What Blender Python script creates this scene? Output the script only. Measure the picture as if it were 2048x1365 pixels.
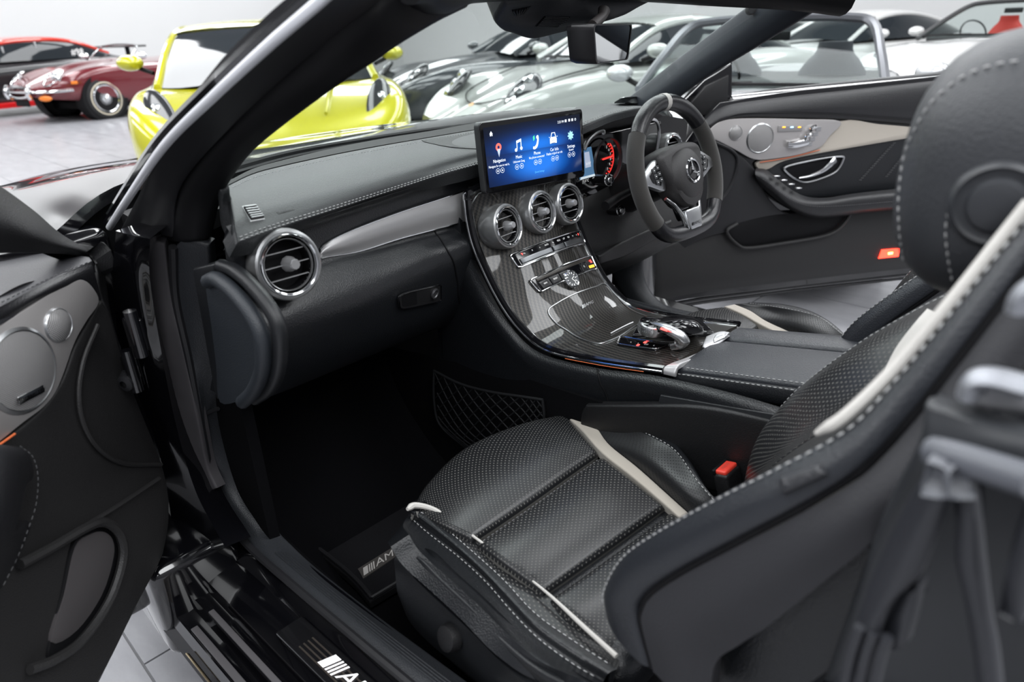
import bpy, bmesh, math, random
import numpy as np
from mathutils import Vector, Matrix
random.seed(7)
for _o in list(bpy.data.objects): bpy.data.objects.remove(_o)
scene = bpy.context.scene
COL = scene.collection
RAD = math.radians

# ---------------------------------------------------------------- camera
CAM_LOC = np.array([-1.07, 0.0, 1.20])
FPX = 1365.3                                    # focal length for a 2048 px wide frame (24 mm lens)
RW = np.array([[0.69639763, -0.31635136, 0.64416781],
               [-0.71705877, -0.27010866, 0.64254808],
               [-0.02927566, -0.90937513, -0.41494555]])   # car axes seen by the camera
cam_d = bpy.data.cameras.new('camera')
cam = bpy.data.objects.new('camera', cam_d); COL.objects.link(cam)
cam_d.sensor_width = 36.0; cam_d.lens = FPX / 2048.0 * 36.0
cam_d.clip_start = 0.02; cam_d.clip_end = 200
cam.matrix_world = Matrix(((RW[0, 0], -RW[0, 1], -RW[0, 2], CAM_LOC[0]),
                           (RW[1, 0], -RW[1, 1], -RW[1, 2], CAM_LOC[1]),
                           (RW[2, 0], -RW[2, 1], -RW[2, 2], CAM_LOC[2]),
                           (0, 0, 0, 1)))
cam_d.dof.use_dof = True
cam_d.dof.focus_distance = 1.35
cam_d.dof.aperture_fstop = 4.0
scene.camera = cam

# ---------------------------------------------------------------- world, lamps, exposure
w = bpy.data.worlds.new('world'); scene.world = w; w.use_nodes = True
bg = w.node_tree.nodes['Background']
bg.inputs[0].default_value = (0.9, 0.95, 1.0, 1); bg.inputs[1].default_value = 0.25
scene.view_settings.view_transform = 'Standard'
scene.view_settings.look = 'None'
scene.view_settings.exposure = 0.32
scene.view_settings.gamma = 1.0
scene.view_settings.use_curve_mapping = False
def area(name, loc, size, power, rot=(0, 0, 0), col=(.96, .98, 1)):
    l = bpy.data.lights.new(name, 'AREA'); l.shape = 'RECTANGLE'
    l.size, l.size_y = size; l.energy = power; l.color = col
    o = bpy.data.objects.new(name, l); COL.objects.link(o)
    o.location = loc; o.rotation_euler = rot
    return o
# long strip lamps hung from the showroom ceiling
for i, x in enumerate((-5.5, -1.6, 2.3, 6.2, 10.1)):
    for j, y in enumerate((-3.0, 4.5, 12.0, 18.0)):  # the last row is added to brighten the back wall
        area('strip_lamp', (x, y, 5.3), (1.7, 6.4 if j < 3 else 4.0), 225 if j < 3 else 150)

# ---------------------------------------------------------------- lifting photo measurements to metric points
def _ray(u, v): return RW @ np.array([u - 1024.0, v - 682.5, FPX])
def PX(u, v, X): d = _ray(u, v); return CAM_LOC + (X - CAM_LOC[0]) / d[0] * d
def PY(u, v, Y): d = _ray(u, v); return CAM_LOC + (Y - CAM_LOC[1]) / d[1] * d
def PZ(u, v, Z): d = _ray(u, v); return CAM_LOC + (Z - CAM_LOC[2]) / d[2] * d
def PN(u, v, p0, n): d = _ray(u, v); return CAM_LOC + (np.dot(n, np.array(p0) - CAM_LOC) / np.dot(n, d)) * d
def A(*p): return np.array(p, float)
def unit(v): v = np.array(v, float); return v / (np.linalg.norm(v) + 1e-12)

# ---------------------------------------------------------------- materials
MATS = {}
def mat(name, col, rough=0.5, metal=0.0, coat=0.0, bump=None, emit=None, estr=0, spec=0.5, sheen=0.0, noise=None, alpha=None, trans=0):
    if name in MATS: return MATS[name]
    m = bpy.data.materials.new(name); m.use_nodes = True
    nt = m.node_tree; b = nt.nodes['Principled BSDF']
    if len(col) == 3: col = (*col, 1)
    b.inputs['Base Color'].default_value = col
    b.inputs['Roughness'].default_value = rough
    b.inputs['Metallic'].default_value = metal
    b.inputs['Coat Weight'].default_value = coat
    b.inputs['Coat Roughness'].default_value = 0.03
    b.inputs['Specular IOR Level'].default_value = spec
    b.inputs['Sheen Weight'].default_value = sheen
    b.inputs['Transmission Weight'].default_value = trans
    if emit is not None:
        b.inputs['Emission Color'].default_value = (*emit, 1); b.inputs['Emission Strength'].default_value = estr
    tc = None
    if bump or noise: tc = nt.nodes.new('ShaderNodeTexCoord')
    if noise:                                   # (scale, amount): mottled colour
        n = nt.nodes.new('ShaderNodeTexNoise'); n.inputs['Scale'].default_value = noise[0]; n.inputs['Detail'].default_value = 5
        nt.links.new(tc.outputs['Object'], n.inputs['Vector'])
        mx = nt.nodes.new('ShaderNodeMixRGB'); mx.blend_type = 'MIX'
        a = noise[1]
        mx.inputs[1].default_value = (*[c * (1 - a) for c in col[:3]], 1); mx.inputs[2].default_value = (*[min(1, c * (1 + a)) for c in col[:3]], 1)
        nt.links.new(n.outputs[0], mx.inputs[0]); nt.links.new(mx.outputs[0], b.inputs['Base Color'])
    if bump:                                    # (scale, strength, kind)
        if len(bump) > 2 and bump[2] == 'v':
            n = nt.nodes.new('ShaderNodeTexVoronoi'); o = n.outputs['Distance']
        else:
            n = nt.nodes.new('ShaderNodeTexNoise'); n.inputs['Detail'].default_value = 3; o = n.outputs[0]
        n.inputs['Scale'].default_value = bump[0]
        nt.links.new(tc.outputs['Object'], n.inputs['Vector'])
        bp = nt.nodes.new('ShaderNodeBump'); bp.inputs['Strength'].default_value = bump[1]; bp.inputs['Distance'].default_value = 0.002
        nt.links.new(o, bp.inputs['Height']); nt.links.new(bp.outputs[0], b.inputs['Normal'])
    MATS[name] = m
    return m
def nm(nt, op, a, b=None, c=None):
    n = nt.nodes.new('ShaderNodeMath'); n.operation = op
    for i, x in enumerate((a, b, c)):
        if x is None: continue
        if isinstance(x, (int, float)): n.inputs[i].default_value = x
        else: nt.links.new(x, n.inputs[i])
    return n.outputs[0]
def uv_sep(nt):
    tc = nt.nodes.new('ShaderNodeTexCoord'); s = nt.nodes.new('ShaderNodeSeparateXYZ')
    nt.links.new(tc.outputs['UV'], s.inputs[0]); return s.outputs[0], s.outputs[1]
def mat_perforated(name, col, hole, pitch=0.0078, rad=0.14, rough=.42):
    m = mat(name, col, rough)
    nt = m.node_tree; b = nt.nodes['Principled BSDF']
    u, v = uv_sep(nt)
    def frac_d(off):
        fu = nm(nt, 'SUBTRACT', nm(nt, 'FRACT', nm(nt, 'ADD', nm(nt, 'DIVIDE', u, pitch), off)), .5)
        fv = nm(nt, 'SUBTRACT', nm(nt, 'FRACT', nm(nt, 'ADD', nm(nt, 'DIVIDE', v, pitch * 1.25), off)), .5)
        return nm(nt, 'SQRT', nm(nt, 'ADD', nm(nt, 'MULTIPLY', fu, fu), nm(nt, 'MULTIPLY', fv, fv)))
    d = nm(nt, 'MINIMUM', frac_d(0.0), frac_d(0.5))
    h = nm(nt, 'LESS_THAN', d, rad)
    mx = nt.nodes.new('ShaderNodeMixRGB'); nt.links.new(h, mx.inputs[0])
    mx.inputs[1].default_value = (*col, 1); mx.inputs[2].default_value = (*hole, 1)
    nt.links.new(mx.outputs[0], b.inputs['Base Color'])
    r = nm(nt, 'MULTIPLY_ADD', h, 0.4, rough); nt.links.new(r, b.inputs['Roughness'])
    n = nt.nodes.new('ShaderNodeTexNoise'); n.inputs['Scale'].default_value = 500
    tc = nt.nodes.new('ShaderNodeTexCoord'); nt.links.new(tc.outputs['Object'], n.inputs['Vector'])
    hh = nm(nt, 'SUBTRACT', nm(nt, 'MULTIPLY', n.outputs[0], .35), nm(nt, 'MULTIPLY', h, 1.0))
    bp = nt.nodes.new('ShaderNodeBump'); bp.inputs['Strength'].default_value = .4; bp.inputs['Distance'].default_value = .001
    nt.links.new(hh, bp.inputs['Height']); nt.links.new(bp.outputs[0], b.inputs['Normal'])
    return m
def mat_carbon(name, tow=0.0024):
    m = mat(name, (.03, .03, .03), .45, coat=1.0)
    nt = m.node_tree; b = nt.nodes['Principled BSDF']
    u, v = uv_sep(nt)
    su = nm(nt, 'FLOOR', nm(nt, 'DIVIDE', u, tow * 3.2)); sv = nm(nt, 'FLOOR', nm(nt, 'DIVIDE', v, tow))
    k = nm(nt, 'FLOORED_MODULO', nm(nt, 'ADD', su, sv), 4.0)
    over = nm(nt, 'LESS_THAN', k, 1.5)
    mx = nt.nodes.new('ShaderNodeMixRGB'); nt.links.new(over, mx.inputs[0])
    mx.inputs[1].default_value = (.006, .006, .006, 1); mx.inputs[2].default_value = (.040, .036, .031, 1)
    nt.links.new(mx.outputs[0], b.inputs['Base Color'])
    b.inputs['Metallic'].default_value = .35; b.inputs['Coat Weight'].default_value = .7
    return m
def mat_brushed(name, col, rough=.34):
    m = mat(name, col, rough, metal=1.0)
    nt = m.node_tree; b = nt.nodes['Principled BSDF']
    tc = nt.nodes.new('ShaderNodeTexCoord'); mp = nt.nodes.new('ShaderNodeMapping')
    mp.inputs['Scale'].default_value = (8, 900, 900)
    nt.links.new(tc.outputs['Object'], mp.inputs[0])
    n = nt.nodes.new('ShaderNodeTexNoise'); n.inputs['Scale'].default_value = 1.5; nt.links.new(mp.outputs[0], n.inputs['Vector'])
    mr = nt.nodes.new('ShaderNodeMapRange'); mr.inputs[3].default_value = rough - .06; mr.inputs[4].default_value = rough + .12
    nt.links.new(n.outputs[0], mr.inputs[0]); nt.links.new(mr.outputs[0], b.inputs['Roughness'])
    bp = nt.nodes.new('ShaderNodeBump'); bp.inputs['Strength'].default_value = .08; bp.inputs['Distance'].default_value = .0005
    nt.links.new(n.outputs[0], bp.inputs['Height']); nt.links.new(bp.outputs[0], b.inputs['Normal'])
    return m
def mat_glass(name, tint=(1, 1, 1), rough=0.0, refl=0.06, graz=.6):
    m = bpy.data.materials.new(name); m.use_nodes = True; nt = m.node_tree; nt.nodes.clear()
    out = nt.nodes.new('ShaderNodeOutputMaterial'); mx = nt.nodes.new('ShaderNodeMixShader')
    t = nt.nodes.new('ShaderNodeBsdfTransparent'); t.inputs[0].default_value = (*tint, 1)
    g = nt.nodes.new('ShaderNodeBsdfGlossy'); g.inputs['Roughness'].default_value = rough
    lw = nt.nodes.new('ShaderNodeLayerWeight'); lw.inputs[0].default_value = .5
    f = nm(nt, 'MULTIPLY_ADD', nm(nt, 'POWER', lw.outputs['Facing'], 4.0), graz, refl)
    nt.links.new(f, mx.inputs[0]); nt.links.new(t.outputs[0], mx.inputs[1]); nt.links.new(g.outputs[0], mx.inputs[2])
    nt.links.new(mx.outputs[0], out.inputs[0]); MATS[name] = m
    return m

LEATHER = mat('black_leather', (.009, .010, .012), .34, bump=(420, .18, 'v'))
LEATHER2 = mat('grey_black_leather', (.018, .020, .025), .40, bump=(420, .18, 'v'))
DASHPAD = mat('dash_leather', (.020, .022, .024), .44, bump=(520, .22, 'v'))
VINYL = mat('soft_black_plastic', (.007, .007, .008), .5, bump=(600, .2, 'v'))
PLAST = mat('dark_plastic', (.010, .011, .013), .40, bump=(700, .15, 'v'))
SATIN = mat('satin_pillar_cover', (.005, .005, .006), .55, bump=(900, .1), spec=.22)
BLACK = mat('matt_black', (.003, .003, .004), .6, spec=.25)
GLOSSBLK = mat('gloss_black', (.004, .004, .005), .08, coat=.5)
PAINTBLK = mat('black_car_paint', (.003, .003, .004), .12, coat=1.0)
RUBBER = mat('rubber_seal', (.010, .010, .012), .55)
CARPET = mat('black_carpet', (.004, .004, .005), .95, bump=(1500, .9), noise=(900, .6), spec=.08)
MATCARPET = mat('floor_mat_carpet', (.012, .012, .014), .95, bump=(1300, .9), noise=(800, .7), spec=.12)
CHROME = mat('chrome', (.78, .79, .80), .10, metal=1)
SATCHROME = mat('satin_silver', (.55, .56, .57), .30, metal=1)
SILVER = mat('silver_plastic', (.42, .42, .43), .38, metal=.75)
BRUSH = mat_brushed('brushed_aluminium', (.46, .455, .46), .36); BRUSH.node_tree.nodes['Principled BSDF'].inputs['Metallic'].default_value = .55
BEIGE = mat('beige_suede', (.42, .38, .33), .85, bump=(700, .2), sheen=.3)
CREAM = mat('pale_grey_piping', (.55, .53, .50), .6, bump=(600, .1))
ALCANT = mat('black_suede', (.028, .026, .024), .95, bump=(900, .35), sheen=.25)
THREAD = mat('pale_thread', (.42, .42, .42), .7)
THREADD = mat('grey_thread', (.12, .12, .125), .7)
PERF = mat_perforated('perforated_leather', (.013, .0135, .015), (.11, .107, .10), rough=.32)
PERFD = mat_perforated('perforated_leather_dark_holes', (.013, .0135, .015), (.002, .002, .002), rough=.34)
CARBON = mat_carbon('carbon_weave')
REDPLAS = mat('red_plastic', (.75, .06, .04), .35, emit=(1, .05, .02), estr=.05)
GLASS = mat_glass('clear_glass', (.93, .96, .95), 0, .03, .35)
GLASS2 = mat_glass('thin_clear_glass', (.90, .94, .93), 0, .01, .10)
WHITEPR = mat('white_print', (.8, .8, .8), .5, emit=(1, 1, 1), estr=.35)
GREYPR = mat('grey_print', (.35, .36, .38), .5)
ORANGELED = mat('orange_led', (.9, .3, .02), .4, emit=(1, .35, .02), estr=3)
REDLED = mat('red_led', (.9, .03, .03), .4, emit=(1, .06, .05), estr=3)
BLUELED = mat('blue_led', (.2, .5, .9), .4, emit=(.3, .6, 1), estr=3)

# ---------------------------------------------------------------- mesh collecting
ORG = {}
class MB:
    def __init__(s): s.v = []; s.f = []; s.uv = {}
    def verts(s, pts): i = len(s.v); s.v.extend([tuple(map(float, p)) for p in pts]); return i
    def grid(s, P, cu=False, cv=False, uv=None, flip=False):
        m, n = P.shape[:2]; b = s.verts(P.reshape(-1, 3))
        if uv is not None:
            for i, t in enumerate(uv.reshape(-1, 2)): s.uv[b + i] = (float(t[0]), float(t[1]))
        for i in range(m if cu else m - 1):
            for j in range(n if cv else n - 1):
                a = b + i * n + j; c = b + ((i + 1) % m) * n + j; d = b + ((i + 1) % m) * n + (j + 1) % n; e = b + i * n + (j + 1) % n
                s.f.append((a, e, d, c) if flip else (a, c, d, e))
        return b
    def fan(s, pts, flip=False):
        b = s.verts(pts); k = list(range(b, b + len(pts))); s.f.append(tuple(k[::-1] if flip else k))
    def tube(s, path, r, n=10, closed=False, caps=True, up=None, ry=None):
        path = [np.array(p, float) for p in path]; m = len(path)
        if not hasattr(r, '__len__'): r = [r] * m
        if ry is None: ry = r
        elif not hasattr(ry, '__len__'): ry = [ry] * m
        rings = []; prev = None
        for i in range(m):
            if closed: t = path[(i + 1) % m] - path[i - 1]
            else: t = path[min(i + 1, m - 1)] - path[max(i - 1, 0)]
            t = unit(t)
            if up is not None: a = np.array(up, float)
            elif prev is not None: a = prev
            else: a = A(0, 0, 1) if abs(t[2]) < .9 else A(1, 0, 0)
            a = unit(a - t * np.dot(a, t)); prev = a; b = np.cross(t, a)
            rings.append([path[i] + a * r[i] * math.cos(q) + b * ry[i] * math.sin(q) for q in [2 * math.pi * k / n for k in range(n)]])
        s.grid(np.array(rings), cu=closed, cv=True)
        if caps and not closed: s.fan(rings[0]); s.fan(rings[-1][::-1])
    def lathe(s, prof, c, axis, n=32, arc=None, sx=1.0, xref=None):
        c = np.array(c, float); ax = unit(axis)
        x = np.array(xref, float) if xref is not None else (A(0, 0, 1) if abs(ax[2]) < .9 else A(1, 0, 0))
        x = unit(x - ax * np.dot(x, ax)); y = np.cross(ax, x)
        a0, a1 = arc if arc else (0, 2 * math.pi)
        ks = n if not arc else n + 1
        g = np.array([[c + ax * h + (x * sx * math.cos(a0 + (a1 - a0) * k / n) + y * math.sin(a0 + (a1 - a0) * k / n)) * r for r, h in prof] for k in range(ks)])
        s.grid(g, cu=arc is None)
    def box(s, c, size, R=None, bev=0.0):
        c = np.array(c, float); R = np.eye(3) if R is None else np.array(R)    # rows: local axes
        hx, hy, hz = [q / 2 for q in size]
        if bev <= 0:
            p = [c + R.T @ A(x * hx, y * hy, z * hz) for x in (-1, 1) for y in (-1, 1) for z in (-1, 1)]
            b = s.verts(p)
            for q in ((0, 1, 3, 2), (4, 6, 7, 5), (0, 4, 5, 1), (2, 3, 7, 6), (0, 2, 6, 4), (1, 5, 7, 3)): s.f.append(tuple(b + k for k in q))
        else:
            bm = bmesh.new(); bmesh.ops.create_cube(bm, size=1)
            for v in bm.verts: v.co = Vector((v.co.x * size[0], v.co.y * size[1], v.co.z * size[2]))
            bmesh.ops.bevel(bm, geom=bm.edges[:], offset=min(bev, min(size) * .49), segments=3, affect='EDGES', profile=.5)
            b = len(s.v)
            for v in bm.verts: s.v.append(tuple(c + R.T @ np.array(v.co)))
            bm.verts.index_update()
            for f in bm.faces: s.f.append(tuple(b + v.index for v in f.verts))
            bm.free()
    def plate(s, pts, fn, t, bev=0.002, dome=0.0):
        """outline pts (2D, closed) mapped by fn(a, b, d); front at d=0+t, back at d=0"""
        P2 = np.array(pts, float); n = len(P2)
        area2 = sum(P2[i - 1][0] * P2[i][1] - P2[i][0] * P2[i - 1][1] for i in range(n))
        if area2 < 0: P2 = P2[::-1]
        tan = np.array([unit(P2[(i + 1) % n] - P2[i - 1]) for i in range(n)])
        inn = np.stack([-tan[:, 1], tan[:, 0]], 1)
        lay = [(0, 0.0), (0, t - bev), (bev * .3, t - bev * .3), (bev, t)] if bev > 0 else [(0, 0.0), (0, t)]
        g = np.array([[fn(*(P2[i] + inn[i] * o), d) for i in range(n)] for o, d in lay])
        b = s.grid(g, cv=True)
        k = b + (len(lay) - 1) * n; s.f.append(tuple(range(k, k + n))); s.f.append(tuple(range(b, b + n))[::-1])
    def text(s, body, size, fn, ext=0.0, align='CENTER', width=1.0):
        cu = bpy.data.curves.new('t', 'FONT'); cu.body = body; cu.size = size; cu.align_x = align; cu.align_y = 'CENTER'
        cu.resolution_u = 2
        ob = bpy.data.objects.new('t', cu); COL.objects.link(ob)
        dg = bpy.context.evaluated_depsgraph_get(); me = bpy.data.meshes.new_from_object(ob.evaluated_get(dg))
        b = len(s.v)
        for v in me.vertices: s.v.append(tuple(fn(v.co.x * width, v.co.y, ext)))
        for p in me.polygons: s.f.append(tuple(b + i for i in p.vertices))
        bpy.data.objects.remove(ob); bpy.data.curves.remove(cu); bpy.data.meshes.remove(me)
    def build(s, name, material, parent=None, smooth=True, ang=40, recalc=True, label=None, kind=None):
        me = bpy.data.meshes.new(name)
        o0 = ORG.get(parent.name, np.zeros(3)) if parent else None
        V = np.array(s.v)
        if parent is None: o0 = A(*(V.min(0) + V.max(0)) / 2); o0[2] = V[:, 2].min()
        me.from_pydata((V - o0).tolist(), [], s.f)
        if s.uv:
            ul = me.uv_layers.new(name='UVMap')
            for l in me.loops: ul.data[l.index].uv = s.uv.get(l.vertex_index, (0, 0))
        if recalc:
            bm = bmesh.new(); bm.from_mesh(me); bmesh.ops.recalc_face_normals(bm, faces=bm.faces[:]); bm.to_mesh(me); bm.free()
        if smooth:
            me.polygons.foreach_set('use_smooth', [True] * len(me.polygons))
            me.set_sharp_from_angle(angle=RAD(ang))
        me.materials.append(material)
        ob = bpy.data.objects.new(name, me); COL.objects.link(ob)
        if parent: ob.parent = parent
        else: ob.location = o0
        ORG[ob.name] = o0
        if label: ob['label'] = label
        if kind: ob['kind'] = kind
        return ob

def thing(name, label, cat, loc=(0, 0, 0), group=None):
    o = bpy.data.objects.new(name, None); COL.objects.link(o); o.location = loc; o.empty_display_size = .05
    ORG[o.name] = np.array(loc, float); o['label'] = label; o['category'] = cat
    if group: o['group'] = group
    return o
def tag(o, label, cat, group=None):
    o['label'] = label; o['category'] = cat
    if group: o['group'] = group
    return o
def struct(o, label=None):
    o['kind'] = 'structure'
    if label: o['label'] = label
    return o

# ---------------------------------------------------------------- curves and patches
def _cr(p, t):                                   # p: (n, d) control points, t: array in 0..1
    n = len(p); P = np.vstack([2 * p[0] - p[1], p, 2 * p[-1] - p[-2]]) if n > 2 else np.vstack([2 * p[0] - p[1], p, 2 * p[1] - p[0]])
    x = np.clip(np.array(t, float), 0, 1) * (n - 1); i = np.minimum(x.astype(int), n - 2); f = (x - i)[:, None]
    a, b, c, d = P[i], P[i + 1], P[i + 2], P[i + 3]
    return .5 * ((2 * b) + (c - a) * f + (2 * a - 5 * b + 4 * c - d) * f * f + (3 * b - a - 3 * c + d) * f ** 3)
def curve(pts, n=40): return _cr(np.array(pts, float), np.linspace(0, 1, n))
def closed(pts, k=5):
    p = np.array(pts, float); n = len(p); out = []
    for i in range(n):
        a, b, c, d = p[i - 1], p[i], p[(i + 1) % n], p[(i + 2) % n]
        for q in range(k):
            f = q / k; out.append(.5 * ((2 * b) + (c - a) * f + (2 * a - 5 * b + 4 * c - d) * f * f + (3 * b - a - 3 * c + d) * f ** 3))
    return out
def rounded(pts, r, k=5):                       # polygon with rounded corners (2D)
    p = np.array(pts, float); n = len(p); out = []
    for i in range(n):
        a, b, c = p[i - 1], p[i], p[(i + 1) % n]
        rr = r[i] if hasattr(r, '__len__') else r
        d1, d2 = a - b, c - b; l = min(rr, np.linalg.norm(d1) * .49, np.linalg.norm(d2) * .49)
        s, e = b + unit(d1) * l, b + unit(d2) * l
        for q in range(k + 1):
            f = q / k; out.append((1 - f) ** 2 * s + 2 * f * (1 - f) * b + f * f * e)
    return out
class Patch:
    def __init__(s, rows, face=None):
        s.c = np.array(rows, float); s.sg = 1.0
        f = CAM_LOC if face is None else np.array(face, float)
        p = s.ev([.5], [.5])[0, 0]; nrm = s._n(.5, .5)
        if np.dot(nrm, f - p) < 0: s.sg = -1.0
    def ev(s, us, vs):
        us, vs = np.atleast_1d(us), np.atleast_1d(vs)
        R = np.stack([_cr(r, vs) for r in s.c])              # m, nv, 3
        return np.stack([_cr(R[:, j], us) for j in range(len(vs))], 1)
    def _n(s, u, v):
        e = 1e-3; u0, u1, v0, v1 = max(u - e, 0), min(u + e, 1), max(v - e, 0), min(v + e, 1)
        g = s.ev([u0, u1], [v0, v1]); return unit(np.cross(g[1, 0] - g[0, 0] + g[1, 1] - g[0, 1], g[0, 1] - g[0, 0] + g[1, 1] - g[1, 0]))
    def pt(s, u, v, d=0.0):
        p = s.ev([u], [v])[0, 0]; return p + s._n(u, v) * s.sg * d if d else p
    def nrm(s, u, v): return s._n(u, v) * s.sg
    def line(s, uv, n=40, d=0.0):
        q = curve(uv, n) if len(uv) > 2 else np.linspace(uv[0], uv[1], n)
        return np.array([s.pt(a, b, d) for a, b in q])
def edge_samples(n, e):
    t = np.linspace(0, 1, n); ex = e * (1 - np.cos(np.linspace(0, math.pi / 2, 5))[::1])
    return np.unique(np.round(np.concatenate([t[(t > e) & (t < 1 - e)], e * np.array([0, .08, .25, .55, 1]), 1 - e * np.array([0, .08, .25, .55, 1])]), 6))
def slab(patch, t=0.01, nu=20, nv=20, rnd=0.0, puff=0.0, off=0.0, ur=(0, 1), vr=(0, 1), back=True, sides='uv', mb=None):
    """thick skin over a patch; rnd rolls its edges over by that radius, puff swells the middle"""
    mb = mb or MB()
    p0 = patch.ev(np.linspace(*ur, 9), np.linspace(*vr, 9))
    lu = np.linalg.norm(np.diff(p0[:, 4], axis=0), axis=1).sum(); lv = np.linalg.norm(np.diff(p0[4], axis=0), axis=1).sum()
    a = edge_samples(nu, min(.45, rnd / max(lu, 1e-6))) if rnd and 'u' in sides else np.linspace(0, 1, nu)
    b = edge_samples(nv, min(.45, rnd / max(lv, 1e-6))) if rnd and 'v' in sides else np.linspace(0, 1, nv)
    P = patch.ev(ur[0] + a * (ur[1] - ur[0]), vr[0] + b * (vr[1] - vr[0]))
    du = np.gradient(P, axis=0); dv = np.gradient(P, axis=1)
    N = np.cross(du, dv); N /= (np.linalg.norm(N, axis=2, keepdims=True) + 1e-12); N *= patch.sg
    aa, bb = np.meshgrid(a, b, indexing='ij')
    D = np.full(aa.shape, off)
    if puff: D = D + puff * ((1 - np.abs(2 * aa - 1) ** 3) * (1 - np.abs(2 * bb - 1) ** 3))
    if rnd:
        ea = np.minimum(aa, 1 - aa) * lu if 'u' in sides else np.full(aa.shape, 9.0)
        eb = np.minimum(bb, 1 - bb) * lv if 'v' in sides else np.full(aa.shape, 9.0)
        e = np.clip(np.minimum(ea, eb) / rnd, 0, 1)
        ra = np.clip(ea / rnd, 0, 1); rb = np.clip(eb / rnd, 0, 1)
        h = np.minimum(np.sqrt(np.clip(1 - (1 - ra) ** 2, 0, 1)), 1) * np.sqrt(np.clip(1 - (1 - rb) ** 2, 0, 1))
        D = D - min(rnd, t) * (1 - h)
    F = P + N * D[..., None]
    uv = np.stack([aa * lu, bb * lv], 2)
    fl = patch.sg > 0
    i0 = mb.grid(F, uv=uv, flip=not fl)
    if back:
        B = P + N * (off - t)
        mb.grid(B, uv=uv, flip=fl)
        for e1, e2 in ((F[0], B[0]), (F[-1], B[-1]), (F[:, 0], B[:, 0]), (F[:, -1], B[:, -1])): mb.grid(np.stack([e1, e2]))
    return mb
def stitches(path, ln=.0055, gap=.0035, r=.0007, mb=None):
    mb = mb or MB(); p = np.array(path); seg = np.linalg.norm(np.diff(p, axis=0), axis=1); c = np.concatenate([[0], np.cumsum(seg)])
    q = 0.0
    def at(x): return np.array([np.interp(x, c, p[:, k]) for k in range(3)])
    while q + ln < c[-1]:
        a, b = at(q), at(q + ln); m = (a + b) / 2
        mb.tube([a, a * .8 + b * .2, b * .8 + a * .2, b], [r * .4, r, r, r * .4], n=5)
        q += ln + gap
    return mb
def offset_path(path, n, d): return np.array(path) + np.array(n) * d
def frame_fn(o, ex, ey):                         # (a, b, d) -> world on a flat face
    o = np.array(o, float); ex = unit(ex); ey = unit(np.array(ey) - ex * np.dot(ex, ey)); ez = np.cross(ex, ey)
    if np.dot(ez, CAM_LOC - o) < 0: ez = -ez
    return lambda a, b, d: o + ex * a + ey * b + ez * d
def amg(mb, fn, h, ext=0.0005):
    """slanted bars and the letters, total width about 6.2 h"""
    x = -3.0 * h; sl = .35 * h
    for k, wd in enumerate((.62, .16, .16, .16)):
        b0 = mb.verts([fn(x, -h / 2, ext), fn(x + wd * h, -h / 2, ext), fn(x + wd * h + sl, h / 2, ext), fn(x + sl, h / 2, ext)])
        mb.f.append((b0, b0 + 1, b0 + 2, b0 + 3)); x += wd * h + .13 * h
    mb.text('AMG', h * 1.38, lambda a, b, d: fn(a + b * .35 + x + 2.1 * h, b, d), ext, width=1.25)
    return mb
# ================================================================ showroom shell
def tile_material():
    m = mat('floor_tile', (.36, .36, .38), .28)
    nt = m.node_tree; b = nt.nodes['Principled BSDF']
    tc = nt.nodes.new('ShaderNodeTexCoord'); oi = nt.nodes.new('ShaderNodeObjectInfo')
    ad = nt.nodes.new('ShaderNodeVectorMath'); ad.operation = 'ADD'
    nt.links.new(tc.outputs['Object'], ad.inputs[0]); nt.links.new(oi.outputs['Location'], ad.inputs[1])
    mp = nt.nodes.new('ShaderNodeMapping'); mp.inputs['Scale'].default_value = (2.2, .8, 1); mp.inputs['Rotation'].default_value = (0, 0, .5)
    nt.links.new(ad.outputs[0], mp.inputs[0])
    n = nt.nodes.new('ShaderNodeTexNoise'); n.inputs['Scale'].default_value = 3; n.inputs['Detail'].default_value = 8; n.inputs['Roughness'].default_value = .65
    nt.links.new(mp.outputs[0], n.inputs['Vector'])
    cr = nt.nodes.new('ShaderNodeValToRGB'); cr.color_ramp.elements[0].position = .3; cr.color_ramp.elements[1].position = .75
    cr.color_ramp.elements[0].color = (.24, .24, .26, 1); cr.color_ramp.elements[1].color = (.38, .38, .40, 1)
    nt.links.new(n.outputs[0], cr.inputs[0]); nt.links.new(cr.outputs[0], b.inputs['Base Color'])
    return m
TILE = tile_material()
JOINT = mat('tile_joint', (.22, .22, .23), .8)
WALLW = mat('white_wall', (.64, .64, .64), .75, noise=(.6, .02))
CEIL = mat('grey_steel_ceiling', (.14, .145, .155), .7)
WALLG = mat('grey_wall', (.16, .16, .17), .8)
X0, X1, Y0, Y1, ZC = -7.5, 15.0, -6.5, 21.0, 5.6
mb = MB(); mb.box(((X0 + X1) / 2, (Y0 + Y1) / 2, -.06), (X1 - X0, Y1 - Y0, .112))
floor = struct(mb.build('floor', JOINT, smooth=False), 'pale grey stone tile floor of the showroom')
def project(p):
    c = RW.T @ (np.array(p) - CAM_LOC)
    return (1024 + FPX * c[0] / c[2], 682.5 + FPX * c[1] / c[2], c[2]) if c[2] > .1 else (1e9, 1e9, -1)
TX, TY = 0.6, 1.2
cells = []
nx, ny = int((X1 - X0) / TX), int((Y1 - Y0) / TY)
for i in range(nx):
    for j in range(ny):
        c = A(X0 + (i + .5) * TX, Y0 + (j + .5 + (.5 if i % 2 else 0)) * TY, 0)
        if c[1] + TY / 2 > Y1: continue
        u, v, z = project(c); cells.append((z if -150 < u < 2200 and 60 < v < 1500 and z > 0 else 1e6, c))
cells.sort(key=lambda q: q[0])
near = [c for z, c in cells if z < 1e5][:290]; far = [c for z, c in cells if z < 1e5][290:] + [c for z, c in cells if z >= 1e5]
tm = MB(); tm.box((0, 0, -.004), (TX - .004, TY - .004, .008), bev=.0); 
tile0 = None
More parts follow.
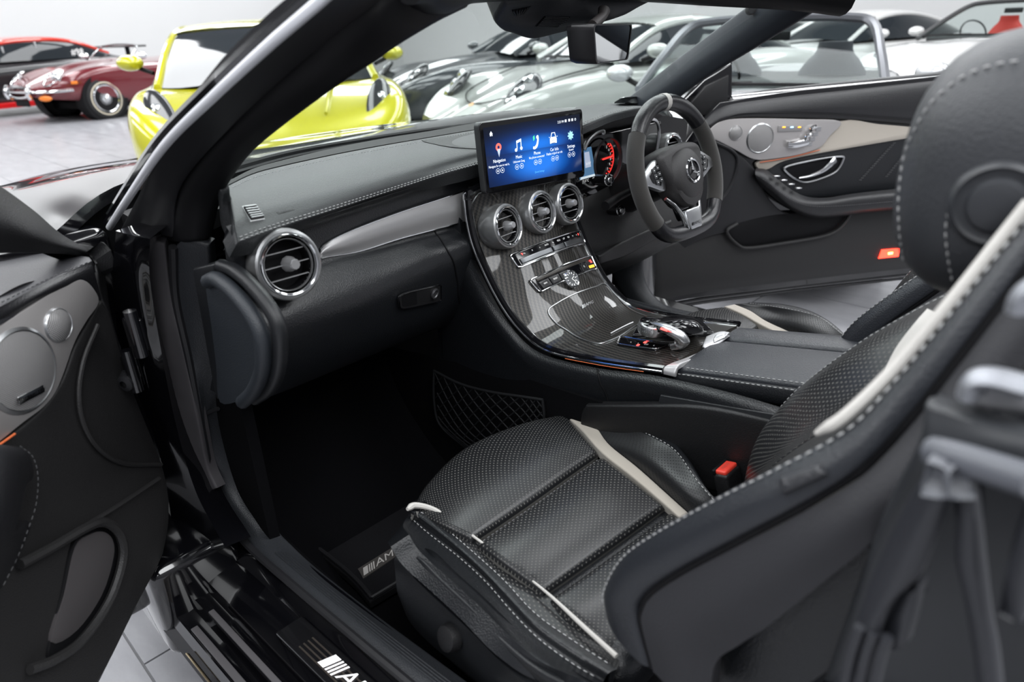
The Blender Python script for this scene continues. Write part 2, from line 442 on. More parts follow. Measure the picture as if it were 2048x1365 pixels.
for c in near:
    if tile0 is None:
        q = MB(); q.box((c[0], c[1], -.002), (TX - .005, TY - .005, .008))
        tile0 = q.build('tile', TILE, floor, smooth=False)
        me = tile0.data; loc = Vector((c[0], c[1], 0)) - Vector(ORG[floor.name])
        for v in me.vertices: v.co = v.co - loc
        tile0.location = loc
    else:
        t = tile0.copy(); COL.objects.link(t); t.location = Vector((c[0], c[1], 0)) - Vector(ORG[floor.name])
q = MB()
for c in far: q.box((c[0], c[1], -.002), (TX - .005, TY - .005, .008))
q.build('tile', TILE, floor, smooth=False, kind='stuff')
def wall(name, a, b, lab, m_=None):
    q = MB(); q.box(((a[0] + b[0]) / 2, (a[1] + b[1]) / 2, ZC / 2), (abs(a[0] - b[0]) + .2, abs(a[1] - b[1]) + .2, ZC))
    return struct(q.build(name, m_ or WALLW, smooth=False), lab)
wall('wall_back', (X0, Y1 + .1), (X1, Y1 + .1), 'plain white showroom wall behind the parked cars')
wall('wall_right', (X1 + .1, Y0), (X1 + .1, Y1), 'plain white showroom wall at the far right')
wall('wall_left', (X0 - .1, Y0), (X0 - .1, Y1), 'grey showroom wall outside the view to the left', WALLG)
wall('wall_front', (X0, Y0 - .1), (X1, Y0 - .1), 'grey showroom wall behind the viewpoint', WALLG)
q = MB(); q.box(((X0 + X1) / 2, (Y0 + Y1) / 2, ZC + .05), (X1 - X0, Y1 - Y0, .1))
struct(q.build('ceiling', CEIL, smooth=False), 'grey steel showroom ceiling')
# ================================================================ the black open car: body shell
car = thing('black_convertible', 'black convertible car with both doors open, seen into its cabin', 'car', (0, .6, 0))
def rows(*r): return np.array(r)
# windscreen pillar cover, passenger side
def wbeam(name, outer, mid, inner, m, t=.03, par=None, **k):
    P = Patch([outer, mid, inner]); return slab(P, t, 8, 40, rnd=.012, **k).build(name, m, par or car)
cov_o = [PX(*p) for p in ((316, 486, -.715), (310, 394, -.715), (350, 325, -.705), (424, 246, -.69), (548, 130, -.655), (671, 31, -.61), (740, -20, -.57), (830, -80, -.52))]
cov_m = [PX(*p) for p in ((372, 490, -.705), (368, 410, -.705), (410, 340, -.695), (490, 255, -.675), (612, 150, -.635), (735, 65, -.58), (810, 10, -.53), (880, -40, -.48))]
cov_i = [PX(*p) for p in ((424, 484, -.672), (440, 412, -.665), (478, 348, -.655), (535, 287, -.64), (700, 164, -.59), (803, 96, -.525), (880, 50, -.45), (950, 17, -.36))]
wbeam('pillar_cover', cov_o, cov_m, cov_i, SATIN)
# black rubber and bright strip outside the pillar
so = [PX(*p) for p in ((238, 462, -.745), (330, 300, -.745), (450, 165, -.735), (560, 70, -.72), (640, 8, -.70), (700, -50, -.68))]
si = [PX(*p) for p in ((345, 478, -.712), (365, 372, -.708), (475, 245, -.685), (590, 140, -.645), (710, 45, -.59), (790, -20, -.55))]
slab(Patch([so, (np.array(so) + np.array(si)) / 2 + A(-.004, 0, .004), si]), .02, 6, 30, rnd=.006).build('pillar_rubber', RUBBER, car)
c1 = curve([PX(*p) for p in ((219, 455, -.75), (262, 388, -.75), (330, 290, -.748), (430, 190, -.74), (540, 88, -.725), (640, 2, -.705), (700, -55, -.69))], 50)
q = MB(); q.tube(c1, .0055, 10); q.build('pillar_strip', mat('bright_strip', (.85, .86, .90), .3, metal=.3), car, label='bright strip along the windscreen pillar')
c2 = c1 + A(.004, .014, .006); q = MB(); q.tube(c2, .009, 8); q.build('pillar_outer_panel', PAINTBLK, car)
# header rail across the top of the windscreen
hp = curve([(-.585, .615, 1.232), (-.53, .665, 1.240), (-.46, .735, 1.240), (-.36, .80, 1.262), (-.2, .86, 1.272), (0, .885, 1.278), (.2, .86, 1.272), (.36, .80, 1.262), (.50, .70, 1.25), (.58, .62, 1.235)], 40)
q = MB(); tt = np.linspace(0, 1, 40); q.tube(hp, np.interp(tt, [0, .12, .3, 1], [.006, .012, .03, .03]), 12, up=(0, 0, 1), ry=np.interp(tt, [0, .12, .3, 1], [.010, .022, .055, .055])); q.build('header_rail', SATIN, car)
# driver-side pillar
do_ = [PX(*p) for p in ((1190, 235, .665), (1240, 205, .66), (1348, 120, .64), (1416, 68, .62), (1492, 12, .59), (1560, -40, .56))]
di_ = [PX(*p) for p in ((1300, 252, .645), (1348, 204, .635), (1427, 147, .615), (1519, 92, .595), (1608, 38, .57), (1690, -12, .545))]
dm_ = (np.array(do_) + np.array(di_)) / 2 + A(-.015, -.012, 0)
PILL = mat('blue_black_pillar', (.027, .031, .040), .45, bump=(800, .15))
slab(Patch([do_, dm_, di_]), .03, 8, 30, rnd=.01).build('pillar_cover', PILL, car)
q = MB(); q.lathe([(0, .004), (.009, .004), (.011, 0), (.011, -.01)], PX(1503, 19, .572), (-.6, -.7, .1), 16); q.build('pillar_plug', BLACK, car)
# windscreen
gl = [[(-.735, 1.16, .94), (-.4, 1.36, .955), (0, 1.42, .96), (.4, 1.36, .955), (.70, 1.18, .94)],
      [(-.69, .98, 1.09), (-.38, 1.12, 1.125), (0, 1.17, 1.14), (.38, 1.12, 1.125), (.655, .98, 1.09)],
      [(-.62, .78, 1.225), (-.36, .85, 1.27), (0, .90, 1.285), (.36, .85, 1.27), (.59, .72, 1.24)]]
slab(Patch(gl), .005, 10, 24).build('windscreen', GLASS, car, label='clear windscreen glass')
# cowl and wiper under the windscreen
cw = [[(-.72, 1.10, .93), (-.4, 1.29, .935), (0, 1.35, .935), (.4, 1.29, .935), (.70, 1.12, .93)],
      [(-.72, 1.27, .94), (-.4, 1.44, .945), (0, 1.50, .945), (.4, 1.44, .945), (.72, 1.27, .94)]]
slab(Patch(cw, face=(0, 1, 3)), .03, 4, 20).build('cowl_panel', VINYL, car)
wp = curve([(-.55, 1.28, .975), (-.3, 1.40, .972), (.05, 1.44, .968), (.3, 1.40, .968)], 24)
q = MB(); q.tube(wp, .007, 6); q.tube(wp - A(0, .03, .004), .006, 6); q.build('wiper', BLACK, car)
# bonnet and front wing
bn = [[(-0.905, 1.22, 0.7), (-0.885, 1.22, 0.88), (-0.81, 1.24, 0.945), (-0.7, 1.32, 0.975), (-0.55, 1.4, 0.972), (-0.3, 1.47, 0.952), (0, 1.49, 0.945), (0.3, 1.47, 0.952), (0.55, 1.4, 0.972), (0.7, 1.32, 0.975), (0.81, 1.24, 0.945), (0.885, 1.22, 0.88), (0.905, 1.22, 0.7)], [(-0.905, 1.45, 0.69), (-0.885, 1.45, 0.87), (-0.81, 1.47, 0.935), (-0.7, 1.55, 0.962), (-0.55, 1.63, 0.962), (-0.3, 1.7, 0.945), (0, 1.72, 0.938), (0.3, 1.7, 0.945), (0.55, 1.63, 0.962), (0.7, 1.55, 0.962), (0.81, 1.47, 0.935), (0.885, 1.45, 0.87), (0.905, 1.45, 0.69)], [(-0.905, 1.75, 0.66), (-0.885, 1.75, 0.83), (-0.81, 1.77, 0.905), (-0.7, 1.85, 0.925), (-0.55, 1.93, 0.925), (-0.3, 2.0, 0.912), (0, 2.02, 0.908), (0.3, 2.0, 0.912), (0.55, 1.93, 0.925), (0.7, 1.85, 0.925), (0.81, 1.77, 0.905), (0.885, 1.75, 0.83), (0.905, 1.75, 0.66)], [(-0.905, 2.15, 0.6), (-0.885, 2.15, 0.76), (-0.81, 2.17, 0.85), (-0.7, 2.25, 0.86), (-0.55, 2.33, 0.865), (-0.3, 2.4, 0.862), (0, 2.42, 0.86), (0.3, 2.4, 0.862), (0.55, 2.33, 0.865), (0.7, 2.25, 0.86), (0.81, 2.17, 0.85), (0.885, 2.15, 0.76), (0.905, 2.15, 0.6)], [(-0.82, 2.6, 0.45), (-0.8, 2.6, 0.58), (-0.74, 2.62, 0.67), (-0.62, 2.7, 0.7), (-0.48, 2.78, 0.71), (-0.28, 2.85, 0.715), (0, 2.87, 0.715), (0.28, 2.85, 0.715), (0.48, 2.78, 0.71), (0.62, 2.7, 0.7), (0.74, 2.62, 0.67), (0.8, 2.6, 0.58), (0.82, 2.6, 0.45)]]
slab(Patch(bn, face=(0, 2, 4)), .02, 40, 50).build('bonnet', PAINTBLK, car)
q = MB(); q.box((-.80, 1.19, .27), (.16, .22, .20), bev=.02); q.build('sill_corner', PAINTBLK, car)
q = MB(); q.box((-.84, 1.30, .56), (.17, .16, .74), bev=.02); q.build('door_jamb', PAINTBLK, car)
# hinge pillar behind the open passenger door
hpo = [[PX(*p) for p in ((232, 462, -.775), (226, 560, -.785), (240, 700, -.79), (268, 850, -.795), (300, 980, -.80), (330, 1110, -.81))],
       [PX(*p) for p in ((262, 470, -.765), (268, 560, -.77), (282, 700, -.775), (308, 850, -.775), (338, 980, -.78), (372, 1110, -.79))],
       [PX(*p) for p in ((300, 478, -.75), (300, 560, -.75), (322, 700, -.75), (352, 850, -.75), (392, 985, -.755), (450, 1095, -.76))]]
slab(Patch(hpo), .05, 10, 40).build('hinge_pillar', PAINTBLK, car)
for (u, v, l) in ((272, 668, .045), (264, 742, .05)):
    q = MB(); q.box(PX(u, v, -.81), (.02, .03, .05), bev=.004); q.tube([PX(u, v, -.815) + A(0, 0, -.035), PX(u, v, -.815) + A(0, 0, .035)], .009, 12); q.build('door_hinge', PAINTBLK, car)
q = MB(); b0 = PX(276, 742, -.80)
for k in range(5): q.lathe([(.006, 0), (.013, .003), (.013, .007), (.006, .010)], b0 + A(-.003 * k - .012, -.006 * k, -.002), (-.8, -.5, 0), 14)
q.build('cable_boot', RUBBER, car)
# satin seal band down the pillar, then the sill trim
band = [[PX(*p) for p in ((284, 478, -.745), (293, 600, -.745), (318, 750, -.745), (340, 870, -.745), (356, 950, -.745), (372, 1000, -.745))],
        [PX(*p) for p in ((307, 483, -.735), (318, 600, -.735), (344, 735, -.735), (368, 860, -.735), (386, 945, -.735), (402, 990, -.735))],
        [PX(*p) for p in ((330, 488, -.722), (343, 600, -.722), (370, 720, -.722), (397, 850, -.722), (414, 935, -.722), (432, 978, -.722))]]
slab(Patch(band), .02, 8, 30, rnd=.004).build('seal_band', mat('seal_band_grey', (.045, .042, .046), .7, noise=(30, .25)), car)
sl = curve([PX(*p) for p in ((346, 494, -.715), (352, 600, -.715), (378, 720, -.715), (402, 850, -.715), (420, 940, -.715), (440, 1000, -.715), (468, 1055, -.715), (502, 1098, -.715), (582, 1168, -.715), (700, 1268, -.715), (800, 1352, -.715), (905, 1440, -.715))], 70)
q = MB(); q.tube(sl, .007, 8); q.build('door_seal', RUBBER, car)
tr_o = [PX(*p) for p in ((350, 492, -.712), (358, 600, -.712), (384, 720, -.712), (408, 850, -.712), (428, 966, -.712), (462, 1045, -.712), (496, 1090, -.712), (582, 1165, -.712), (700, 1264, -.712), (790, 1340, -.712), (900, 1432, -.712))]
tr_i = [PX(*p) for p in ((418, 490, -.68), (424, 600, -.68), (436, 720, -.678), (448, 850, -.672), (496, 983, -.665), (548, 1052, -.66), (585, 1090, -.655), (640, 1140, -.65), (745, 1222, -.65), (840, 1292, -.65), (960, 1380, -.65))]
tr_m = (np.array(tr_o) + np.array(tr_i)) / 2 + A(-.006, 0, .012)
SILLT = mat('sill_trim', (.022, .024, .028), .5, bump=(500, .25, 'v'))
sp = Patch([tr_o, tr_m, tr_i])
slab(sp, .02, 12, 60, rnd=.006).build('sill_trim', SILLT, car, label='grained grey-black sill trim along the door opening')
q = MB()
for u in (.42, .5, .58, .66): q.tube(sp.line([(u, .64), (u, .98)], 30, .0005), .0012, 5)
q.build('sill_rib', SILLT, car)
# painted sill steps
prof = [(-.655, .30), (-.66, .395), (-.712, .405), (-.722, .400), (-.735, .385), (-.775, .378), (-.792, .372), (-.797, .352), (-.808, .350), (-.822, .353), (-.828, .336), (-.838, .334), (-.858, .338), (-.866, .322), (-.872, .318), (-.880, .312), (-.876, .300), (-.80, .27), (-.78, .16), (-.66, .16)]
def shear(mb): mb.v = [(x, y, z - .105 * (y - .49) - .014) for x, y, z in mb.v]; return mb
ys = np.linspace(-.6, 1.18, 14)
q = MB(); q.grid(np.array([[(x, y, z) for x, z in prof] for y in ys])); q.fan([(x, ys[0], z) for x, z in prof]); q.fan([(x, ys[-1], z) for x, z in prof][::-1])
shear(q).build('painted_sill', PAINTBLK, car, ang=25)
for xx, zz, wd in ((-.815, .3535, .010), (-.848, .3395, .012)):
    q = MB(); q.box((xx, .25, zz), (wd, 1.55, .004), bev=.0015); shear(q).build('sill_seal', mat('sill_seal_grey', (.11, .105, .11), .35), car)
q = MB(); q.tube([(-.876, -.4, .318), (-.876, 1.0, .318)], .0018, 6); shear(q).build('sill_edge_strip', mat('bronze_edge', (.35, .28, .18), .3, metal=.8), car)
# illuminated scuff plate
q = MB(); q.box((-.757, .45, .388), (.048, .78, .010), bev=.004); sc = shear(q).build('scuff_plate', mat('scuff_black', (.008, .008, .009), .16, coat=.6), car, label='glossy black scuff plate with white lettering')
q = MB()
for k in range(4): q.box((-.771 + k * .0075, .57, .3935), (.0025, .42, .001))
shear(q).build('groove', mat('scuff_line', (.10, .085, .075), .3, metal=.6), sc)
q = MB(); lp = PZ(705, 1322, .3945)
amg(q, lambda a, b, d: A(-.757 + b, .650 - a, .3942 + d), .026)
shear(q).build('lettering', mat('lit_white', (.9, .9, .9), .4, emit=(1, .95, 1), estr=.3), sc)
# cabin floor tub and tunnel carpets
q = MB(); q.box((0, .6, .155), (1.5, 2.0, .03)); q.build('cabin_floor', CARPET, car, smooth=False)
fb = [[(-.66, 1.02, .17), (-.4, 1.02, .17), (-.17, 1.02, .17)], [(-.66, 1.2, .25), (-.4, 1.2, .25), (-.17, 1.2, .25)], [(-.66, 1.36, .45), (-.4, 1.36, .45), (-.17, 1.36, .45)], [(-.66, 1.36, .80), (-.4, 1.36, .80), (-.17, 1.36, .80)]]
slab(Patch(fb), .02, 20, 8).build('footwell_carpet', CARPET, car)
fd = [[(x + .83 if x < -.3 else x + .83, y, z) for x, y, z in r] for r in fb]
slab(Patch(fd), .02, 20, 8).build('footwell_carpet', CARPET, car)
q = MB(); q.box((-.672, 1.22, .5), (.02, .36, .7)); q.build('kick_panel', CARPET, car, smooth=False)
q = MB(); q.box((0, 1.40, .55), (1.56, .03, .80)); q.build('bulkhead', BLACK, car, smooth=False)
q = MB(); q.box((-.65, .35, .22), (.02, 1.5, .18)); q.build('sill_carpet', CARPET, car, smooth=False)
# driver-side sill, lower pillar and body
q = MB(); q.grid(np.array([[(-x + .0, y, z) for x, z in prof] for y in np.linspace(-.6, 1.3, 14)])); q.build('painted_sill', PAINTBLK, car, ang=25)
q = MB(); q.box((.82, 1.28, .62), (.12, .12, .76), bev=.02); q.build('hinge_pillar', PAINTBLK, car)
do = [PX(*p) for p in ((1240, 492, .60), (1222, 530, .60), (1232, 572, .61), (1262, 612, .62), (1310, 640, .62), (1400, 655, .62), (1500, 668, .62), (1640, 690, .62), (1800, 715, .62))]
di = [PX(*p) for p in ((1310, 480, .66), (1290, 520, .66), (1292, 560, .66), (1312, 592, .665), (1345, 612, .67), (1420, 628, .67), (1510, 642, .67), (1640, 660, .67), (1800, 684, .67))]
slab(Patch([do, (np.array(do) + np.array(di)) / 2 + A(-.012, -.005, .01), di]), .03, 10, 50, rnd=.012).build('sill_trim', SILLT, car, label='grey-black trim around the driver door opening')
# ================================================================ dashboard
def grid_on(patch, n=160):
    if not hasattr(patch, '_g'):
        t = np.linspace(0, 1, n); g = patch.ev(t, t)
        c = (g - CAM_LOC) @ RW; patch._g = (t, 1024 + FPX * c[..., 0] / c[..., 2], 682.5 + FPX * c[..., 1] / c[..., 2])
    return patch._g
def find(patch, u, v):
    t, U, W = grid_on(patch); k = np.argmin((U - u) ** 2 + (W - v) ** 2); i, j = divmod(int(k), len(t)); return t[i], t[j]
def on(patch, u, v, d=0.0): a, b = find(patch, u, v); return patch.pt(a, b, d)
def quad_on(patch, TL, TR, BR, BL, d=0.0, m=4, n=8):
    TL, TR, BR, BL = [np.array(find(patch, *q)) for q in (TL, TR, BR, BL)]
    r = []
    for i in range(m):
        f = i / (m - 1); l = TL * (1 - f) + BL * f; e = TR * (1 - f) + BR * f
        r.append([patch.pt(*(l * (1 - j / (n - 1)) + e * j / (n - 1)), d) for j in range(n)])
    return Patch(r)
def path_on(patch, pts, d=0.0, n=60, close=False):
    q = np.array([find(patch, *p) for p in pts])
    if close: s = np.array(closed(q, max(3, n // len(q))))
    else: s = curve(q, n)
    return np.array([patch.pt(np.clip(a, 0, 1), np.clip(b, 0, 1), d) for a, b in s])

SATGREY = mat('vent_satin_silver', (.44, .445, .45), .33, metal=.8)
KNOBM = mat('vent_knob', (.5, .5, .51), .3, metal=.6)
def vent(par, c, ax, R, name='air_vent', depth=.05, rot=0.0, lab=None):
    c = np.array(c, float); ax = unit(ax)
    q = MB(); q.lathe([(R * 1.0, -depth), (R * 1.10, -depth * .8), (R * 1.15, -depth * .5), (R * 1.15, -.010), (R * 1.11, -.002), (R * 1.04, 0), (R * .98, -.003), (R * .98, -.02)], c, ax, 40)
    v = q.build(name, SATGREY, par, label=lab)
    q = MB(); q.lathe([(R * .985, -.012), (R * .985, .0005), (R * .95, .0025), (R * .90, .0015), (R * .86, -.004), (R * .86, -.014)], c, ax, 40); q.build('bezel', CHROME, v)
    q = MB(); q.lathe([(R * .83, -.003), (R * .81, -.002), (R * .79, -.004), (R * .785, -.009)], c, ax, 36); q.build('inner_ring', SATGREY, v)
    q = MB(); q.lathe([(0, -.030), (R * .78, -.030), (R * .785, -.006)], c, ax, 32); q.build('duct', BLACK, v)
    x = unit(np.cross(A(0, 0, 1), ax)); y = np.cross(ax, x)
    x, y = x * math.cos(rot) + y * math.sin(rot), y * math.cos(rot) - x * math.sin(rot)
    for h in (-.42, 0, .42):
        l = R * .80 * math.sqrt(1 - h * h)
        q = MB(); q.box(c + y * R * h - ax * .011, (2 * l, .0015, .004), R=np.array([x, y, ax])); q.build('slat', KNOBM, v)
    q = MB(); k = c + x * R * .08
    q.lathe([(0, .010), (R * .15, .010), (R * .18, .008), (R * .19, .0), (R * .24, -.004), (R * .26, -.012), (0, -.012)], k, ax, 10); q.build('knob', KNOBM, v)
    return v

dash = thing('dashboard', 'black stitched leather dashboard with aluminium strip and round air vent', 'dashboard', (-.2, 1.05, .6))
# upper pad, passenger side to behind the screen
far = [(452, 372), (505, 347), (560, 332), (660, 310), (760, 291), (860, 274), (950, 259), (1040, 245)]
sti = [(474, 487), (520, 470), (572, 452), (650, 427), (735, 399), (820, 371), (900, 345), (985, 322)]
zf = [1.0, .998, .996, .993, .99, .988, .987, .986]
YS = [.873, .885, .905, .93, .96, .985, 1.005, 1.02]      # how far forward the pad edge runs, door to middle
rws = []
for f, z in ((0, .992), (.3, .988), (.58, .978), (.8, .966)):
    rws.append([PZ(a[0] * (1 - f) + b[0] * f, a[1] * (1 - f) + b[1] * f, z) for a, b in zip(far, sti)])
sr = [PY(u, v, y) for (u, v), y in zip(sti, YS)]
rws.append(sr)
pad = Patch(rws)
slab(pad, .03, 24, 50, rnd=.006).build('upper_pad', DASHPAD, dash, label='grey-black grained leather top of the dashboard')
q = stitches(pad.line([(.965, .02), (.965, .98)], 120, .0008)); stitches(pad.line([(.90, .02), (.905, .98)], 120, .0008), mb=q)
stitches(pad.line([(.07, .03), (.07, .98)], 120, .0008), ln=.004, gap=.004, r=.0005, mb=q)
q.build('stitching', THREAD, dash, kind='stuff')
# black defroster panel between pad and glass
f2 = [(452, 365), (505, 338), (560, 322), (660, 298), (760, 278), (860, 262), (950, 246), (1040, 232)]
slab(Patch([[PZ(*a, .991) for a in far], [PZ(*a, .985) for a in f2]], face=(0, 1, 3)), .02, 4, 30).build('defroster_panel', BLACK, dash)
# perforated speaker patch
sp4 = Patch([[on(pad, *p, .0012) for p in ((842, 281), (875, 276), (910, 270), (950, 264))], [on(pad, *p, .0012) for p in ((850, 285), (885, 292), (918, 297), (960, 299))]])
slab(sp4, .002, 8, 20).build('speaker_grille', mat_perforated('speaker_perforation', (.034, .036, .038), (.004, .004, .004), pitch=.0035, rad=.28), dash)
# small side window demister
dm = quad_on(pad, (482, 412), (513, 408), (532, 440), (500, 446), d=.001)
v0 = slab(dm, .006, 8, 10, rnd=.003).build('demister_vent', SATGREY, dash)
dq = quad_on(pad, (487, 416), (511, 413), (527, 437), (502, 441), d=.0025)
slab(dq, .004, 6, 6).build('duct', BLACK, v0)
for k in range(6):
    f = (k + .5) / 6; a, b = dq.pt(f, .02, .001), dq.pt(f, .98, .001)
    q = MB(); q.tube([a, b], .0013, 6); q.build('slat', SATGREY, v0)
# AIRBAG embossing
ab = quad_on(pad, (552, 424), (585, 416), (592, 420), (556, 430), d=.0004)
slab(ab, .002, 6, 10, rnd=.001).build('airbag_mark', mat('embossed', (.018, .019, .02), .5), dash)
def patch_fn(P, w, h): return lambda a, b, d: P.pt(np.clip(.5 - b / h, 0, 1), np.clip(.5 + a / w, 0, 1), d)
q = MB(); q.text('AIRBAG', .0075, patch_fn(ab, .036, .0095), .0006); q.build('lettering', mat('embossed_letter', (.07, .07, .075), .5), dash)
# left cheek of the pad
ck = Patch([[PX(*p) for p in ((447, 385, -.668), (438, 420, -.672), (440, 455, -.672), (462, 486, -.668))], [PX(*p) for p in ((462, 372, -.655), (462, 412, -.658), (468, 455, -.660), (478, 488, -.655))]])
slab(ck, .02, 6, 14, rnd=.006).build('pad_cheek', DASHPAD, dash)
# lower body with its ridge over the glovebox
low_px = [([(u + 3, v + 5) for u, v in sti], .012), ([(u + 6, v + 16) for u, v in sti], .035),
          ([(486, 560), (535, 535), (590, 510), (665, 482), (745, 445), (825, 416), (900, 392), (985, 362)], .037),
          ([(490, 590), (540, 560), (600, 535), (672, 512), (750, 493), (828, 470), (890, 453), (985, 428)], .037),
          ([(496, 615), (550, 590), (610, 560), (680, 535), (755, 512), (830, 490), (885, 475), (985, 450)], .022),
          ([(505, 665), (560, 645), (630, 617), (700, 590), (770, 558), (835, 528), (885, 507), (985, 478)], -.005),
          ([(512, 705), (567, 690), (640, 662), (712, 633), (782, 600), (845, 570), (895, 548), (985, 520)], .0),
          ([(520, 775), (575, 757), (650, 728), (720, 700), (790, 672), (850, 650), (900, 630), (985, 610)], .05)]
lower_rows = [[PY(u, v, y + dy) for (u, v), y in zip(px, YS)] for px, dy in low_px]
lower_rows.append([p + A(0, .08, -.06) for p in lower_rows[-1]]); lower_rows.append([p + A(0, .2, -.03) for p in lower_rows[-1]])
low = Patch(lower_rows)
slab(low, .03, 50, 40).build('lower_body', LEATHER, dash)
sm = path_on(low, ((870, 462), (895, 500), (914, 555), (918, 600), (912, 650)), .0)
q = MB(); q.tube(sm, .0022, 6); q.build('glovebox_seam', BLACK, dash)
# aluminium strip
def TY(u): return float(np.interp(u, [474, 572, 650, 735, 820, 900, 985], [.873, .905, .93, .96, .985, 1.005, 1.02])) + .030
t_top = [(636, 514), (650, 490), (700, 463), (800, 425), (900, 392), (985, 362)]; t_bot = [(638, 517), (655, 513), (720, 502), (800, 477), (880, 456), (985, 428)]
t_mid = [((a[0] + b[0]) / 2, (a[1] + b[1]) / 2) for a, b in zip(t_top, t_bot)]
tr = Patch([[PY(u, v, TY(u)) for u, v in t_top], [PY(u, v, TY(u) - .007) for u, v in t_mid], [PY(u, v, TY(u)) for u, v in t_bot]])
slab(tr, .004, 14, 50, rnd=.0012).build('aluminium_strip', BRUSH, dash, label='brushed aluminium strip')
q = MB(); q.tube(tr.line([(.0, .12), (.0, 1)], 50, .001), .0014, 6); q.tube(tr.line([(1, .06), (1, 1)], 50, .001), .0012, 6); q.build('strip_edge', CHROME, dash)
# glovebox handle
hq = quad_on(low, (792, 588), (877, 568), (878, 600), (795, 620), d=.002)
def hqf(a, b, d): return hq.pt(np.clip(b, 0, 1), np.clip(a, 0, 1), d)
oval = rounded([(0.0, .05), (1, .0), (1, 1), (.0, .95)], [.22, .06, .12, .22], 6)
q = MB(); q.plate(oval, hqf, .003, bev=0); hd = q.build('glovebox_handle', VINYL, dash)
q = MB(); q.plate(rounded([(.06, .14), (.36, .12), (.36, .88), (.06, .86)], [.2, .05, .05, .2], 4), hqf, .0034, bev=0); q.build('recess', BLACK, hd)
q = MB(); q.tube([hqf(a, b, .0035) for a, b in oval], .0012, 6, closed=True); q.build('rim', GLOSSBLK, hd)
q = MB(); q.lathe([(0, .002), (.007, .002), (.008, .004), (.0105, .004), (.011, 0)], hqf(.80, .5, .003), hq.nrm(.5, .8), 20); q.build('lock', mat('lock_grey', (.12, .12, .125), .4, metal=.8), hd)
# round passenger vent
vent(dash, PY(580, 530, .882), (.0, -1, .16), .0455, depth=.055, lab='round silver air vent at the passenger end')
# removable end panel facing the door
ep_o = [PX(*p) for p in ((383, 537, -.722), (398, 620, -.722), (420, 740, -.722), (432, 800, -.722))]
ep_i = [PX(*p) for p in ((427, 528, -.712), (440, 600, -.712), (455, 720, -.712), (470, 798, -.712))]
slab(Patch([ep_o, (np.array(ep_o) + np.array(ep_i)) / 2 + A(-.004, 0, 0), ep_i]), .02, 6, 20, rnd=.005).build('end_panel_flange', PLAST, dash)
def epf(a, b, d): p = PX(a, b, -.714); return p + A(-d, 0, 0)
EPM = mat('end_panel_grey', (.020, .024, .030), .5, bump=(600, .2, 'v'))
pts = closed([(425, 562), (440, 555), (470, 575), (505, 615), (528, 655), (536, 690), (533, 735), (518, 775), (495, 795), (452, 800), (445, 730), (436, 650)], 4)
q = MB(); q.plate([(a, b) for a, b in pts], lambda a, b, d: epf(a, b, d), .010, bev=0); q.build('end_panel', EPM, dash)
rimp = [epf(a, b, .008) for a, b in curve([(428, 560), (445, 556), (475, 578), (508, 616), (530, 655), (538, 692), (535, 738), (518, 778), (496, 800)], 40)]
q = MB(); q.tube(rimp, .011, 10); q.build('end_panel_rim', EPM, dash)
rimp = [epf(a, b, -.008) for a, b in curve([(432, 535), (458, 545), (490, 572), (523, 612), (545, 655), (550, 700), (546, 745), (530, 780), (500, 802)], 40)]
q = MB(); q.tube(rimp, .010, 10); q.build('end_panel_lip', PLAST, dash)
q = MB(); q.tube([PX(402, 832, -.705), PX(436, 818, -.69)], .004, 6); q.build('kick_edge', RUBBER, dash)
# driver side: hood over the instruments
hood = Patch([[PZ(1150, 214, 1.01), PZ(1200, 208, 1.01), PZ(1262, 206, 1.005), PZ(1300, 208, .99), PX(1330, 214, .63), PX(1345, 230, .66)],
              [PZ(1150, 235, 1.005), PZ(1195, 222, 1.005), PZ(1250, 212, 1.0), PZ(1296, 212, .985), PX(1332, 225, .61), PX(1352, 250, .645)],
              [PY(1150, 258, .985), PY(1182, 243, .97), PY(1232, 224, .965), PY(1290, 216, .97), PX(1336, 240, .60), PX(1360, 275, .635)]])
slab(hood, .018, 12, 40, rnd=.006).build('instrument_hood', DASHPAD, dash)
q = stitches(hood.line([(.9, .02), (.9, .6)], 60, .0008)); stitches(hood.line([(.97, .02), (.97, .6)], 60, .0008), mb=q); q.build('stitching', THREAD, dash, kind='stuff')
# bulkhead under the hood and driver lower dash
db = Patch([[(.14, 1.03, .98), (.3, 1.03, 1.0), (.5, 1.03, .99), (.68, 1.03, .96)], [(.14, 1.04, .86), (.3, 1.03, .88), (.5, 1.03, .88), (.68, 1.03, .86)],
            [(.15, 1.0, .78), (.3, .99, .79), (.5, .99, .79), (.68, 1.0, .78)], [(.16, 1.0, .66), (.3, .96, .66), (.5, .96, .66), (.68, .98, .68)], [(.16, 1.1, .56), (.3, 1.1, .56), (.5, 1.1, .56), (.68, 1.1, .6)]])
slab(db, .02, 30, 20).build('driver_lower_body', VINYL, dash)
kp = Patch([[PX(1200, 512, .19), PX(1250, 480, .3), PX(1310, 455, .42), PX(1345, 440, .5)], [PX(1200, 530, .19), PX(1255, 512, .3), PX(1310, 482, .42), PX(1345, 470, .5)]])
slab(kp, .02, 8, 14, rnd=.006).build('knee_panel', VINYL, dash)
vent(dash, PY(1336, 296, 1.0) + A(0, -.02, 0), (-.05, -1, .15), .036, lab='round silver air vent beyond the steering wheel')
